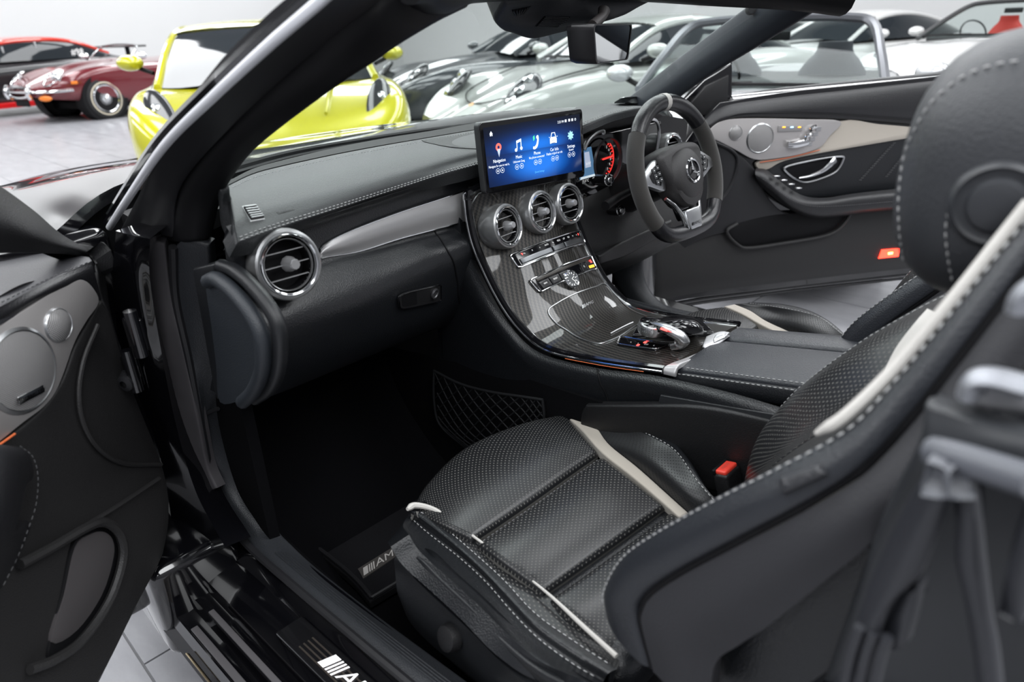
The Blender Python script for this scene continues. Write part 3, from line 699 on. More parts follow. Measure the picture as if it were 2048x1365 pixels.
# ignition and light knobs
for (u, v, y) in ((1237, 421, .96), (1213, 360, .93)):
    c = PY(u, v, y); q = MB(); q.lathe([(0, .012), (.009, .012), (.0125, .010), (.013, 0), (.013, -.03)], c, (-.25, -1, .15), 20); k = q.build('rotary_switch', GLOSSBLK, dash)
    q = MB(); q.lathe([(0, .014), (.0045, .014), (.006, .0125), (.006, .011)], c, (-.25, -1, .15), 12); q.build('symbol', SATCHROME, k)
    q = MB(); q.lathe([(.0125, .0105), (.0135, .0095), (.0135, .007)], c, (-.25, -1, .15), 20); q.build('ring', CHROME, k)

# ---------------------------------------------------------------- instrument cluster
clu = thing('instrument_cluster', 'instrument cluster with blue display and red-lit dial behind the steering wheel', 'gauge', (.34, 1.02, .85))
cy = 1.005
q = MB(); q.box((.35, cy + .02, .90), (.36, .02, .15), bev=.01); q.build('housing', GLOSSBLK, clu)
cf = lambda a, b, d: A(a, cy - .001 - d + .01, b)
def cpx(u, v): p = PY(u, v, cy); return p[0], p[2]
DISP = mat('cluster_blue', (.02, .05, .10), .3, emit=(.10, .22, .38), estr=.6)
dc = [cpx(*p) for p in ((1167, 300), (1188, 294), (1197, 352), (1165, 360))]
q = MB(); q.plate(dc, cf, .001, bev=0); dsp = q.build('display', DISP, clu)
q = MB(); q.plate([cpx(*p) for p in ((1174, 306), (1183, 304), (1187, 334), (1176, 337))], cf, .002, bev=0); q.build('map_tile', mat('cluster_tile', (.5, .55, .6), .4, emit=(.35, .4, .55), estr=.6), dsp)
q = MB(); q.plate([cpx(*p) for p in ((1167, 356), (1197, 348), (1197, 352), (1166, 361))], cf, .002, bev=0); q.build('road_strip', mat('cluster_pale', (.6, .65, .68), .4, emit=(.5, .58, .62), estr=.7), dsp)
q = MB(); a, b = cpx(1176, 363); q.text('15.5°C', .009, lambda x, y, d: cf(a + x, b + y, d), .0015); a2, b2 = cpx(1194, 356); q.text('14.23', .007, lambda x, y, d: cf(a2 + x, b2 + y, d), .0015)
a3, b3 = cpx(1181, 328); q.text('36707', .008, lambda x, y, d: cf(a3 + x, b3 + y, d), .0025); q.build('digits', WHITEPR, dsp)
gx, gz = cpx(1210, 321)
q = MB(); q.lathe([(.050, -.004), (.051, .004), (.053, .005), (.0545, .0)], (gx, cy - .008, gz), (0, -1, 0), 48); q.build('dial_ring', mat('dial_ring_dark', (.10, .10, .105), .35, metal=.8), clu)
q = MB()
for k in range(11):
    t = RAD(-62 + 12 * k); r0, r1 = .038, .043
    c, s_ = math.cos(t), math.sin(t); n2 = A(-s_, c) * .0006
    p = [(gx + c * r0 + n2[0], gz + s_ * r0 + n2[1]), (gx + c * r1 + n2[0], gz + s_ * r1 + n2[1]), (gx + c * r1 - n2[0], gz + s_ * r1 - n2[1]), (gx + c * r0 - n2[0], gz + s_ * r0 - n2[1])]
    q.plate(p, cf, .002, bev=0)
for k in range(20):
    t0, t1 = RAD(-50 + 5 * k), RAD(-50 + 5 * k + 5.5)
    q.plate([(gx + math.cos(t) * r, gz + math.sin(t) * r) for t, r in ((t0, .045), (t1, .045), (t1, .0462), (t0, .0462))], cf, .0015, bev=0)
q.plate([cpx(*p) for p in ((1210, 321), (1211, 318), (1230, 312), (1230, 314))], cf, .004, bev=0)
q.build('red_scale', mat('dial_red', (.8, .03, .03), .4, emit=(1, .05, .04), estr=.8), clu)
q = MB()
for k, tx in enumerate('567890'):
    t = RAD(62 - 22 * k); q.text(tx, .009, lambda x, y, d: cf(gx + math.cos(t) * .032 + x, gz + math.sin(t) * .032 + y, d), .0015)
q.text('40  60', .010, lambda x, y, d: cf(gx + .012 + x, gz - .042 + y, d), .0015)
q.build('numerals', WHITEPR, clu)
for (pts, r) in ((((1168, 300), (1176, 281), (1192, 266), (1205, 262), (1207, 268)), .005), (((1166, 366), (1180, 374), (1192, 372), (1205, 360)), .0025), (((1300, 238), (1312, 242), (1318, 262), (1314, 300)), .004)):
    q = MB(); q.tube(curve([PY(u, v, .985) for u, v in pts], 20), r, 8); q.build('trim_arc', SATCHROME, clu)
# ================================================================ centre console
con = thing('centre_console', 'centre console with carbon fibre panel, three round vents and black leather armrest', 'console', (0, .6, .17))
PROF = [(1.02, .915, .150, .020), (1.015, .85, .150, .034), (.998, .79, .148, .038), (.948, .71, .146, .032), (.895, .654, .142, .020), (.82, .620, .137, .012), (.70, .628, .128, .008), (.56, .652, .122, .006)]
def prof_norm(i):
    a, b = PROF[max(i - 1, 0)], PROF[min(i + 1, len(PROF) - 1)]
    d = unit(A(b[0] - a[0], b[1] - a[1])); return A(0, d[1], -d[0]) if d[1] > 0 and False else unit(A(0, -abs(d[1]), abs(d[0])))
cr = []
for i, (y, z, hw, bu) in enumerate(PROF):
    n = prof_norm(i); cr.append([A(x * hw, y, z) + n * bu * (1 - x * x) for x in (-1, -.66, -.33, 0, .33, .66, 1.03)])
carb = Patch(cr)
slab(carb, .012, 60, 24).build('carbon_panel', CARBON, con, label='glossy carbon fibre panel')
edge = np.array([carb.pt(t, 0) for t in np.linspace(.02, 1, 60)])
def xo(d, n=0): return edge + A(-d, 0, n)
top_arc = np.array([carb.pt(.02, t) for t in np.linspace(0, 1, 20)])
q = MB(); q.tube(np.vstack([[top_arc[8], top_arc[4], top_arc[1] + A(-.002, 0, -.004)], xo(.003, .001)[3:]]), .0022, 8); q.build('inner_chrome_edge', CHROME, con)
q = MB(); q.tube(np.vstack([[top_arc[3] + A(0, .01, .010)], xo(.012, 0)]), .0085, 8); q.build('gloss_band', GLOSSBLK, con)
q = MB(); q.tube(np.vstack([[top_arc[3] + A(0, .01, .018)], xo(.021, .0)]), .0022, 8); q.build('outer_chrome_edge', CHROME, con)
re = np.array([carb.pt(t, 1) for t in np.linspace(.02, 1, 60)])
q = MB(); q.tube(re + A(.003, 0, 0), .0022, 8); q.tube(re + A(.016, 0, 0), .0022, 8); q.build('right_chrome_edge', CHROME, con)
q = MB(); q.tube(re + A(.0095, 0, 0), .006, 8); q.build('right_gloss_band', GLOSSBLK, con)
# leather flank, passenger side
r0, r1, r2, r3 = [], [], [], []
for y, z in ((1.045, .90), (1.035, .85), (1.022, .79), (.965, .70), (.905, .64), (.83, .602), (.70, .608), (.56, .634), (.40, .655), (.2, .66)):
    k = max(0, min(1, (y - .9) / .12))
    hw = float(np.interp(y, [p[0] for p in PROF[::-1]], [p[2] for p in PROF[::-1]])); bx_ = -(hw + .0235) if y >= .5 else -.152
    r0.append((bx_, y, z + .010)); r1.append((bx_ - .012, y + .03 * k, z - .012 + .006 * k)); r2.append((bx_ - .008, y + .07 * k, z - .085)); r3.append((-.155, y + .12 * k, .20))
slab(Patch([r0, r1, r2, r3]), .02, 24, 50).build('flank', LEATHER, con, label='black leather side of the console')
fs = Patch([r0, r1, r2, r3])
q = MB(); q.tube(path_on(fs, ((1193, 738), (1200, 765), (1215, 800), (1225, 815)), .0), .002, 6); q.build('flank_seam', BLACK, con)
lo = Patch([[PX(1170, 812, -.185), PX(1260, 812, -.18), PX(1400, 815, -.175), PX(1560, 845, -.17)], [PX(1160, 835, -.185), PX(1270, 860, -.18), PX(1400, 880, -.175), PX(1560, 930, -.17)], [PX(1160, 900, -.18), PX(1270, 960, -.175), PX(1400, 980, -.17), PX(1560, 1010, -.165)]])
slab(lo, .02, 10, 16, rnd=.006).build('lower_flank', VINYL, con)
q = MB(); q.box((.155, .6, .42), (.02, .95, .42), bev=.008); q.build('driver_flank', LEATHER, con)
# vents
for (u, v, X), rr in zip(((1014, 450, -.100), (1087, 424, -.006), (1143, 407, .084)), (.0405, .0405, .040)):
    c = PX(u, v, X) + (A(-.002, -.008, 0) if X < -.05 else A(.004, .004, -.001)); vent(con, c, (.06 - X * .5, -1, .26), rr, depth=.05)
# climate switch bar
def bar(TL, TR, BR, BL, name):
    P = quad_on(carb, TL, TR, BR, BL, d=.0035)
    b = slab(P, .006, 10, 24, rnd=.003).build(name, GLOSSBLK, con)
    ring = np.vstack([P.line([(0.02, .03), (0.02, .97)], 12, .001), P.line([(.1, 1), (.9, 1)], 6, .001), P.line([(.98, .97), (.98, .03)], 12, .001), P.line([(.9, 0), (.1, 0)], 6, .001)])
    q = MB(); q.tube(ring, .0014, 6, closed=True); q.build('rim', CHROME, b)
    w = np.linalg.norm(P.pt(.5, 1) - P.pt(.5, 0)); h = np.linalg.norm(P.pt(1, .5) - P.pt(0, .5))
    return P, b, w, h
P, b, w_, h_ = bar((1018, 512), (1165, 460), (1174, 486), (1037, 538), 'climate_switches')
for (a0, a1) in ((.05, .40), (.42, .575), (.595, .97)):
    q = slab(P, .005, 6, 10, rnd=.0018, off=.004, ur=(.50, .86), vr=(a0, a1)); q.build('rocker', mat('gunmetal', (.22, .23, .24), .32, metal=.9), b)
q = slab(P, .004, 5, 20, rnd=.001, off=.0035, ur=(.88, .95), vr=(.05, .97)); q.build('lower_lip', SATCHROME, b)
q = MB()
for k, tx in enumerate(('▲', 'A', 'o', 'AUTO', '%', 'MENU', 'OFF', 'MAX', '=', '#')):
    a = .12 + .76 * k / 9; tx2 = tx if tx.isalpha() else '=o'
    q.text(tx2, .0055, lambda x, y, d: P.pt(np.clip(.27 - y / h_, 0, 1), np.clip(a + x / w_, 0, 1), d), .0006, width=.8)
q.build('symbols', WHITEPR, b)
for a in (.10, .93):
    q = MB(); q.plate([(a - .008, .20), (a + .008, .20), (a, .34)], lambda x, y, d: P.pt(y, x, d), .0006, bev=0); q.build('red_arrow', REDLED, b)
P, b, w_, h_ = bar((1057, 563), (1184, 509), (1191, 538), (1078, 587), 'audio_switches')
keys = ((.06, .18, 'NAVI'), (.19, .32, 'RADIO'), (.33, .47, 'MEDIA'), (.70, .79, 'TEL'), (.80, .96, ''))
for a0, a1, tx in keys:
    q = slab(P, .004, 6, 8, rnd=.001, off=.002, ur=(.38, .93), vr=(a0, a1)); k = q.build('key', mat('key_black', (.012, .012, .013), .25), b)
    if tx:
        q = MB(); q.text(tx, .0055, lambda x, y, d: P.pt(np.clip(.6 - y / h_, 0, 1), np.clip((a0 + a1) / 2 + x / w_, 0, 1), d), .0024, width=.75); q.build('lettering', WHITEPR, k)
q = MB(); q.plate([(.84, .66), (.95, .66), (.95, .84), (.84, .84)], lambda x, y, d: P.pt(y, x, d), .0025, bev=0); q.build('passenger_airbag_light', ORANGELED, b)
q = MB(); q.plate([(.905, .50), (.945, .50), (.925, .28)], lambda x, y, d: P.pt(y, x, d), .0026, bev=0); q.build('hazard_triangle', REDLED, b)
q = slab(P, .003, 4, 20, rnd=.001, off=.002, ur=(.1, .3), vr=(.06, .95)); q.build('disc_slot', mat('slot_brown', (.03, .026, .022), .3), b)
# clock
cc = on(carb, 1139, 560, .006); ca = carb.nrm(*find(carb, 1139, 560))
q = MB(); q.lathe([(.0205, -.006), (.0215, .001), (.0195, .004), (.0175, .003), (.017, 0)], cc, ca, 32); ck_ = q.build('clock', CHROME, con, label='round analogue clock')
q = MB(); q.lathe([(0, .0005), (.0175, .0005)], cc, ca, 32); q.build('clock_face', mat('clock_grey', (.10, .105, .11), .4, metal=.5), ck_)
cx = unit(np.cross(A(0, 0, 1), ca)); cyv = np.cross(ca, cx)
q = MB()
for k in range(12):
    t = RAD(30 * k); d = cx * math.sin(t) + cyv * math.cos(t); e = np.cross(ca, d)
    q.box(cc + d * .0135 + ca * .001, (.004, .0014, .0006), R=np.array([d, e, ca]))
for t, l in ((RAD(70), .009), (RAD(140), .012)):
    d = cx * math.sin(t) + cyv * math.cos(t); q.box(cc + d * l / 2 + ca * .0016, (l, .0012, .0006), R=np.array([d, np.cross(ca, d), ca]))
q.build('clock_marks', WHITEPR, ck_)
# lid with bright outline and lettering
lidp = ((1096, 624), (1112, 607), (1150, 589), (1190, 573), (1207, 569), (1220, 578), (1240, 602), (1262, 620), (1292, 633), (1296, 639), (1270, 655), (1240, 672), (1215, 685), (1195, 688), (1165, 680), (1135, 664), (1110, 646))
q = MB(); q.tube(path_on(carb, lidp, .0012, 85, close=True), .0015, 6, closed=True); lid = q.build('lid_outline', SATCHROME, con, label='bright outline of the stowage lid')
q = MB(); q.tube(path_on(carb, ((1222, 670), (1245, 658), (1266, 646)), .002, 12), .0016, 6); q.build('lid_grip', SATCHROME, con)
lc = quad_on(carb, (1150, 612), (1195, 594), (1200, 603), (1154, 628), d=.0006)
q = MB(); lw = np.linalg.norm(lc.pt(.5, 1) - lc.pt(.5, 0)); lh = np.linalg.norm(lc.pt(1, .5) - lc.pt(0, .5))
amg(q, lambda a, b, d: lc.pt(np.clip(.5 - b / lh, 0, 1), np.clip(.5 + a / lw, 0, 1), d), .0078); q.build('lid_lettering', SATCHROME, con)
# controller: switch strip, rotary wheel, hand rest bridge
P, b, w_, h_ = bar((1241, 677), (1342, 692), (1312, 704), (1234, 691), 'drive_mode_switches')
q = MB()
for k, tx in enumerate(('o', 'c', 'o', 'o')): q.text('OFF' if k == 2 else tx, .006, lambda x, y, d: P.pt(np.clip(.5 - y / h_, 0, 1), np.clip(.30 + .17 * k + x / w_, 0, 1), d), .0008, width=.8)
q.build('symbols', WHITEPR, b)
for a, u in ((.56, .22), (.50, .72)):
    q = MB(); q.plate([(a - .02, u - .1), (a + .03, u - .1), (a + .03, u + .1), (a - .02, u + .1)], lambda x, y, d: P.pt(y, x, d), .0008, bev=0); q.build('red_light', REDLED, b)
base = quad_on(carb, (1280, 648), (1400, 640), (1440, 690), (1265, 678), d=.001)
slab(base, .012, 8, 8, rnd=.004, off=.008).build('controller_base', GLOSSBLK, con)
wc = PX(1304, 651, -.045)
q = MB(); q.lathe([(.0245, -.014), (.0258, -.010), (.0262, .0), (.0255, .005), (.0235, .007)], wc, (0, -.12, 1), 36); wh = q.build('controller_wheel', SATCHROME, con, label='knurled silver rotary controller')
q = MB(); q.lathe([(0, .008), (.020, .008), (.0237, .006)], wc, (0, -.12, 1), 32); q.build('wheel_top', GLOSSBLK, wh)
q = MB()
for k in range(40):
    t = 2 * math.pi * k / 40; q.box(wc + A(math.cos(t) * .0260, math.sin(t) * .0260, -.002), (.0012, .0014, .008), R=np.array([[math.cos(t), math.sin(t), 0], [-math.sin(t), math.cos(t), 0], [0, 0, 1]]))
q.build('knurling', SATCHROME, wh, kind='stuff')
PZm = [(1296, 648, .685), (1318, 652, .690), (1342, 662, .690), (1362, 675, .680), (1362, 688, .665), (1345, 694, .655)]
br = curve([PZ(*p) for p in PZm], 30)
q = MB(); q.tube(br, np.interp(np.linspace(0, 1, 30), [0, .3, .7, 1], [.004, .009, .012, .008]), 12, up=(0, 0, 1), ry=np.interp(np.linspace(0, 1, 30), [0, .4, .8, 1], [.006, .012, .015, .010])); q.build('hand_rest_arch', SATCHROME, con, label='silver arch of the hand rest controller')
tp = [[PZ(1292, 643, .680), PZ(1330, 632, .682), PZ(1372, 630, .682), PZ(1400, 640, .676)], [PZ(1310, 650, .694), PZ(1345, 643, .700), PZ(1385, 640, .698), PZ(1408, 652, .686)], [PZ(1332, 660, .692), PZ(1362, 656, .698), PZ(1394, 655, .692), PZ(1408, 664, .680)], [PZ(1362, 676, .676), PZ(1380, 674, .676), PZ(1400, 672, .672), PZ(1408, 672, .668)]]
slab(Patch(tp), .014, 12, 14, rnd=.006).build('touch_pad', GLOSSBLK, con, label='gloss black touch pad')
q = MB(); q.tube(curve([PZ(1345, 645, .7), PZ(1362, 641, .703), PZ(1382, 645, .701), PZ(1392, 652, .696)], 14), .0012, 6); q.build('touch_pad_rim', CHROME, con)
q = MB(); q.plate([(1322, 655), (1336, 660), (1334, 664), (1320, 659)], lambda a, b, d: PZ(a, b, .690 + d), .010, bev=0); q.build('red_glow_strip', REDLED, con)
# parking button panel
pb = Patch([[PZ(1412, 672, .664), PZ(1440, 662, .668), PZ(1460, 664, .668)], [PZ(1405, 690, .660), PZ(1432, 678, .664), PZ(1455, 672, .664)], [PZ(1410, 698, .655), PZ(1436, 690, .657), PZ(1462, 672, .66)]])
pbo = slab(pb, .012, 10, 10, rnd=.003).build('button_panel', SILVER, con)
q = slab(pb, .004, 6, 6, rnd=.0015, off=.002, ur=(.25, .75), vr=(.4, .85)); q.build('button', SATCHROME, pbo)
# armrest
ar = {}
def AZ(y): return .652 + (.56 - y) * .20
ays = [.548, .53, .45, .36, .26, .16]
for nm_, x0, x1 in (('armrest_lid', -.118, .038), ('armrest_lid', .042, .118)):
    P = Patch([[(x0, y, AZ(y)) for y in ays], [((x0 * 2 + x1) / 3, y, AZ(y) + .004) for y in ays], [((x0 + x1 * 2) / 3, y, AZ(y) + .004) for y in ays], [(x1, y, AZ(y)) for y in ays]], face=(0, .4, 3))
    slab(P, .03, 16, 20, rnd=.008).build(nm_, LEATHER2, con)
sd = Patch([[(-.122, y, AZ(y) - .006) for y in ays], [(-.126, y, AZ(y) - .02) for y in ays], [(-.124, y, AZ(y) - .040) for y in ays]])
slab(sd, .02, 10, 20, rnd=.005).build('armrest_side', LEATHER, con)
q = stitches([(-.113, y, AZ(y) + .0006) for y in np.linspace(.53, .2, 60)]); stitches([(-.1235, y, AZ(y) - .0085) for y in np.linspace(.54, .2, 60)], mb=q)
q.build('stitching', THREAD, con, kind='stuff')
ss = Patch([[(-.165, y, AZ(y) - .034) for y in ays[:]], [(-.17, y, AZ(y) - .06) for y in ays], [(-.165, y, AZ(y) - .12) for y in ays], [(-.15, y, .3) for y in ays]])
slab(ss, .02, 14, 16, rnd=.006).build('armrest_base', PLAST, con)
# bright corner bracket
bk = Patch([[PZ(1425, 700, .660), PZ(1390, 716, .658), PX(1360, 728, -.118), PX(1352, 745, -.132), PX(1350, 755, -.134)], [PZ(1408, 700, .658), PZ(1370, 716, .656), PX(1338, 728, -.122), PX(1322, 738, -.138), PX(1320, 748, -.14)]])
slab(bk, .008, 8, 20, rnd=.0025).build('corner_bracket', BRUSH, con, label='brushed metal corner bracket')
# ================================================================ touch screen
scr = thing('touch_screen', 'wide tablet-like touch screen showing a blue menu on the dashboard', 'screen', (0, .99, .89))
so_ = A(0, .980, .9705); sex = unit(A(1, -.034, -.012)); sey = unit(A(0, .055, 1.0)); sn = np.cross(sex, sey); sn = sn if sn[1] < 0 else -sn
sfn = lambda a, b, d: so_ + sex * a + sey * b + sn * d
def spx(u, v):
    p = PN(u, v, so_, sn) - so_; return float(np.dot(p, sex)), float(np.dot(p, sey))
cs = [spx(*p) for p in ((957, 248), (1166, 214), (1170, 352), (971, 393))]
oc = rounded(cs, .011, 6)
q = MB(); q.plate([tuple(p) for p in oc], lambda a, b, d: sfn(a, b, d - .014), .0135, bev=.003); q.build('case', mat('screen_case', (.05, .052, .055), .35, metal=.3), scr)
def inset(c, k): m = np.mean(np.array(c), 0); return [m + (np.array(p) - m) * k for p in c]
q = MB(); q.plate([tuple(p) for p in rounded(inset(cs, .985), .010, 6)], lambda a, b, d: sfn(a, b, d - .002), .0025, bev=.001); q.build('glass_face', GLOSSBLK, scr)
m = bpy.data.materials.new('screen_wallpaper'); m.use_nodes = True; nt = m.node_tree; bb = nt.nodes['Principled BSDF']
bb.inputs['Base Color'].default_value = (.004, .005, .008, 1); bb.inputs['Roughness'].default_value = .12
u_, v_ = uv_sep(nt)                       # 0..1 over the picture
dx = nm(nt, 'MULTIPLY', nm(nt, 'SUBTRACT', u_, .52), 2.3);  # sideways fade: wallpaper vignette, with darkening from a reflection painted in
up_ = nm(nt, 'MULTIPLY', nm(nt, 'SUBTRACT', v_, .60), 4.2); lo_ = nm(nt, 'MULTIPLY', nm(nt, 'SUBTRACT', v_, .27), 2.6)
gu = nm(nt, 'POWER', 2.718, nm(nt, 'MULTIPLY', -1.3, nm(nt, 'ADD', nm(nt, 'MULTIPLY', dx, dx), nm(nt, 'MULTIPLY', up_, up_))))
gl_ = nm(nt, 'POWER', 2.718, nm(nt, 'MULTIPLY', -1.3, nm(nt, 'ADD', nm(nt, 'MULTIPLY', dx, dx), nm(nt, 'MULTIPLY', lo_, lo_))))
above = nm(nt, 'GREATER_THAN', v_, .52)
g_ = nm(nt, 'ADD', nm(nt, 'MULTIPLY', above, gu), nm(nt, 'MULTIPLY', nm(nt, 'SUBTRACT', 1.0, above), nm(nt, 'MULTIPLY', gl_, 1.1)))
rp = nt.nodes.new('ShaderNodeValToRGB'); rp.color_ramp.elements[0].color = (.001, .003, .010, 1); rp.color_ramp.elements[1].color = (.01, .20, .85, 1)
e = rp.color_ramp.elements.new(.45); e.color = (.003, .035, .19, 1)
nt.links.new(g_, rp.inputs[0]); nt.links.new(rp.outputs[0], bb.inputs['Emission Color']); bb.inputs['Emission Strength'].default_value = .9
q = MB(); dcn = [spx(*p) for p in ((966, 258), (1159, 226), (1163, 339), (978, 378))]
g = np.array([[sfn(*(np.array(dcn[0]) * (1 - i) * (1 - j) + np.array(dcn[1]) * (1 - i) * j + np.array(dcn[2]) * i * j + np.array(dcn[3]) * i * (1 - j)), .0008) for j in np.linspace(0, 1, 9)] for i in np.linspace(0, 1, 5)])
uvg = np.array([[(j, 1 - i) for j in np.linspace(0, 1, 9)] for i in np.linspace(0, 1, 5)])
q.grid(g, uv=uvg); dis = q.build('display', m, scr, label='glowing blue menu picture')
UIW = mat('ui_white', (.8, .85, .9), .4, emit=(.85, .92, 1), estr=.95)
UID = mat('ui_dim', (.5, .55, .6), .4, emit=(.6, .72, .9), estr=.6)
UIR = mat('ui_red', (.8, .15, .12), .4, emit=(.9, .16, .12), estr=.8)
UIG = mat('ui_green', (.1, .7, .4), .4, emit=(.05, .75, .35), estr=.8)
UIC = mat('ui_teal', (.3, .6, .7), .4, emit=(.35, .66, .75), estr=.8)
def lab(tx, u, v, size, m_, name='caption', wd=.85):
    a0, b0 = spx(u, v); q = MB(); q.text(tx, size, lambda x, y, d: sfn(a0 + x, b0 + y, d), .0013, width=wd); return q.build(name, m_, dis, kind='stuff')
for tx, u, v in (('Navigation', 998, 323), ('Music', 1037, 314.5), ('Phone', 1073.5, 306), ('Car Info', 1108, 298), ('Settings', 1141.4, 291)): lab(tx, u, v, .0092, UIW)
for tx, u, v in (('Navigate for you in real ti..', 998, 333), ('Unknown Song', 1037, 323.5), ('No phone connected', 1072.5, 314), ('Display original car info', 1108, 305.5), ('System', 1141.4, 298)): lab(tx, u, v, .0066, UIW, wd=.8)
lab('2:23 PM', 1121, 243, .0072, UIW); lab('Zoned Settings', 1078, 343, .0055, mat('ui_blue', (.1, .4, .8), .4, emit=(.1, .45, .9), estr=.8))
def ring(u, v, r0, r1, m_, name, n=20, f=None):
    a0, b0 = spx(u, v); q = MB()
    g = np.array([[sfn(a0 + math.cos(t) * r, b0 + math.sin(t) * r, .0013) for r in (r0, r1)] for t in np.linspace(0, 2 * math.pi, n, endpoint=False)])
    q.grid(g, cu=True); return q.build(name, m_, dis)
for u, v in ((995, 344), (1004, 342), (1033, 335), (1042.5, 332.5), (1070.5, 325), (1079, 323), (1105, 317), (1113, 315), (1137.8, 308.6), (1145.8, 306.6)):
    ring(u, v, .0046, .0052, UIW, 'icon_ring'); ring(u, v, .0, .0021, UIW, 'icon_dot', 4)
def icon(u, v, polys, m_, name):
    a0, b0 = spx(u, v); q = MB()
    for p in polys: q.plate([(a0 + x * .001, b0 + y * .001) for x, y in p], sfn, .0014, bev=0)
    return q.build(name, m_, dis)
icon(982, 270, [[(-4, 0), (0, 5), (4, 0), (3, 0), (3, -4), (1, -4), (1, -1), (-1, -1), (-1, -4), (-3, -4), (-3, 0)]], UIW, 'home_icon')
icon(997, 302, [[(-4.5, 2), (0, -13), (4.5, 2)]], UID, 'pin_point'); ring(996.5, 296, .0030, .0078, UIR, 'pin_head', 24)
icon(1037, 290, [[(-6, 8), (7, 11), (7, 6), (-6, 3)], [(-6, 8), (-4.6, 8), (-4.6, -9), (-6, -9)], [(5.6, 9), (7, 9), (7, -6), (5.6, -6)]], UIW, 'music_note')
ring(1031.5, 301, 0, .0035, UIW, 'note_head', 12); ring(1042, 297, 0, .0035, UIW, 'note_head', 12)
icon(1071.5, 285, [closed([(6, 14), (2, 12), (2, 8), (4, 6), (1, -3), (-5, -8), (-8, -7), (-9, -12), (-4, -13), (3, -9), (7, 0), (8, 10)], 3)], UIW, 'handset')
icon(1067.5, 276, [[(-2, -6), (2, -2), (1, 5), (-3, 2)]], UIG, 'call_mark')
icon(1106, 278, [[(-10, -8), (-10, 2), (-7, 5), (7, 5), (10, 2), (10, -8)], [(-10, 5), (-13, 6), (-12, 4)], [(10, 5), (13, 6), (12, 4)]], UIW, 'car_icon')
icon(1106, 279.5, [[(-6, -2), (-5, 2), (5, 2), (6, -2)], [(-8, -6.5), (-4, -5), (4, -5), (8, -6.5)]], mat('ui_navy', (.01, .04, .08), .4), 'car_grille')
icon(1106, 272, [[(-8, -1), (-5, 8), (5, 8), (8, -1), (6.4, -1), (4, 6.6), (-4, 6.6), (-6.4, -1)]], UIW, 'car_roof')
gp = []
for k in range(32):
    t = 2 * math.pi * k / 32; r = 9.5 if k % 4 in (0, 1) else 6.6; gp.append((r * math.cos(t), r * math.sin(t)))
icon(1140.5, 269.5, [gp], UIC, 'gear_icon'); ring(1140.5, 269.5, .0028, .0042, mat('ui_navy', (.01, .04, .08), .4), 'gear_hole')
for u, v in ((1131, 240.5), (1138, 239), (1144, 238)): icon(u, v, [[(-2.4, -2.6), (2.4, -2.6), (2.4, 2.6), (-2.4, 2.6)]], UIW, 'status_icon')
ring(1150, 237, .0017, .0026, UIW, 'back_icon', 12)
q = MB(); q.box((0, 1.03, .935), (.16, .09, .03), bev=.008); q.build('bracket', PLAST, scr)

# ================================================================ steering wheel
whl = thing('steering_wheel', 'flat-bottomed black leather and suede steering wheel with silver spokes', 'steering wheel', (.36, .87, .7))
wo = A(.36, .858, .884); wx = A(1, 0, 0); wy = unit(A(0, .313, .95)); wn = A(0, -wy[2], wy[1])
wf = lambda a, b, d: wo + wx * a + wy * b + wn * d
def rim(t):
    R = .162; x, y = R * math.cos(t), R * math.sin(t)
    k = .142
    if y < -.10: y = -.10 - (k - .10) * math.tanh((-.10 - y) / (k - .10) * 1.05); x *= 1.0 + .04 * ((-y - .1) / .04)
    return x, y
def rim_sec(name, a0, a1, m_, r=.0185, lab_=None):
    ts = np.linspace(RAD(a0), RAD(a1), max(6, int(abs(a1 - a0) / 4)))
    q = MB(); q.tube([wf(*rim(t), 0) for t in ts], r, 16, up=tuple(wn), ry=r * 1.02); return q.build(name, m_, whl, label=lab_)
RIML = mat('rim_leather', (.012, .012, .014), .27, bump=(500, .12, 'v'))
rim_sec('rim_section', 38, 142, RIML); rim_sec('rim_section', 142, 218, ALCANT, .0192); rim_sec('rim_section', 218, 325, RIML); rim_sec('rim_section', 325, 398, ALCANT, .0192)
rim_sec('centre_mark', 87.2, 92.8, CREAM, .0194, 'pale centre mark on top of the rim')
q = MB()
for t in np.linspace(RAD(-60), RAD(240), 150):
    x, y = rim(t); c = A(x, y) * (1 - .0170 / .162)
    q.tube([wf(c[0], c[1], -.006), wf(c[0] * 1.004, c[1] * 1.004 + .001, .003)], .0006, 4)
q.build('rim_stitching', THREADD, whl, kind='stuff')
hubp = closed([(-.088, .046), (-.05, .060), (0, .064), (.05, .060), (.088, .046), (.084, .012), (.066, -.022), (.054, -.052), (.032, -.076), (0, -.084), (-.032, -.076), (-.054, -.052), (-.066, -.022), (-.084, .012)], 4)
q = MB(); q.plate([tuple(p) for p in hubp], lambda a, b, d: wf(a, b, d - .02 - .6 * max(0, abs(a) - .05) ** 1.0 * .5), .05, bev=.012)
q.build('airbag_cover', mat('hub_black', (.022, .021, .022), .5, bump=(600, .2, 'v')), whl)
q = MB(); q.lathe([(0, .040), (.03, .039), (.052, .034), (.062, .026), (.066, .015)], wf(0, -.008, 0), wn, 40); q.build('hub_dome', MATS['hub_black'], whl)
c0 = wf(.0, -.004, .040)
q = MB(); q.lathe([(.0235, -.001), (.0235, .002), (.0265, .003), (.0285, .001), (.0285, -.003)], c0, wn, 36); st = q.build('star_ring', CHROME, whl, label='chrome three-pointed star emblem')
q = MB(); q.lathe([(0, -.0005), (.024, -.0005)], c0, wn, 32); q.build('emblem_back', GLOSSBLK, st)
q = MB()
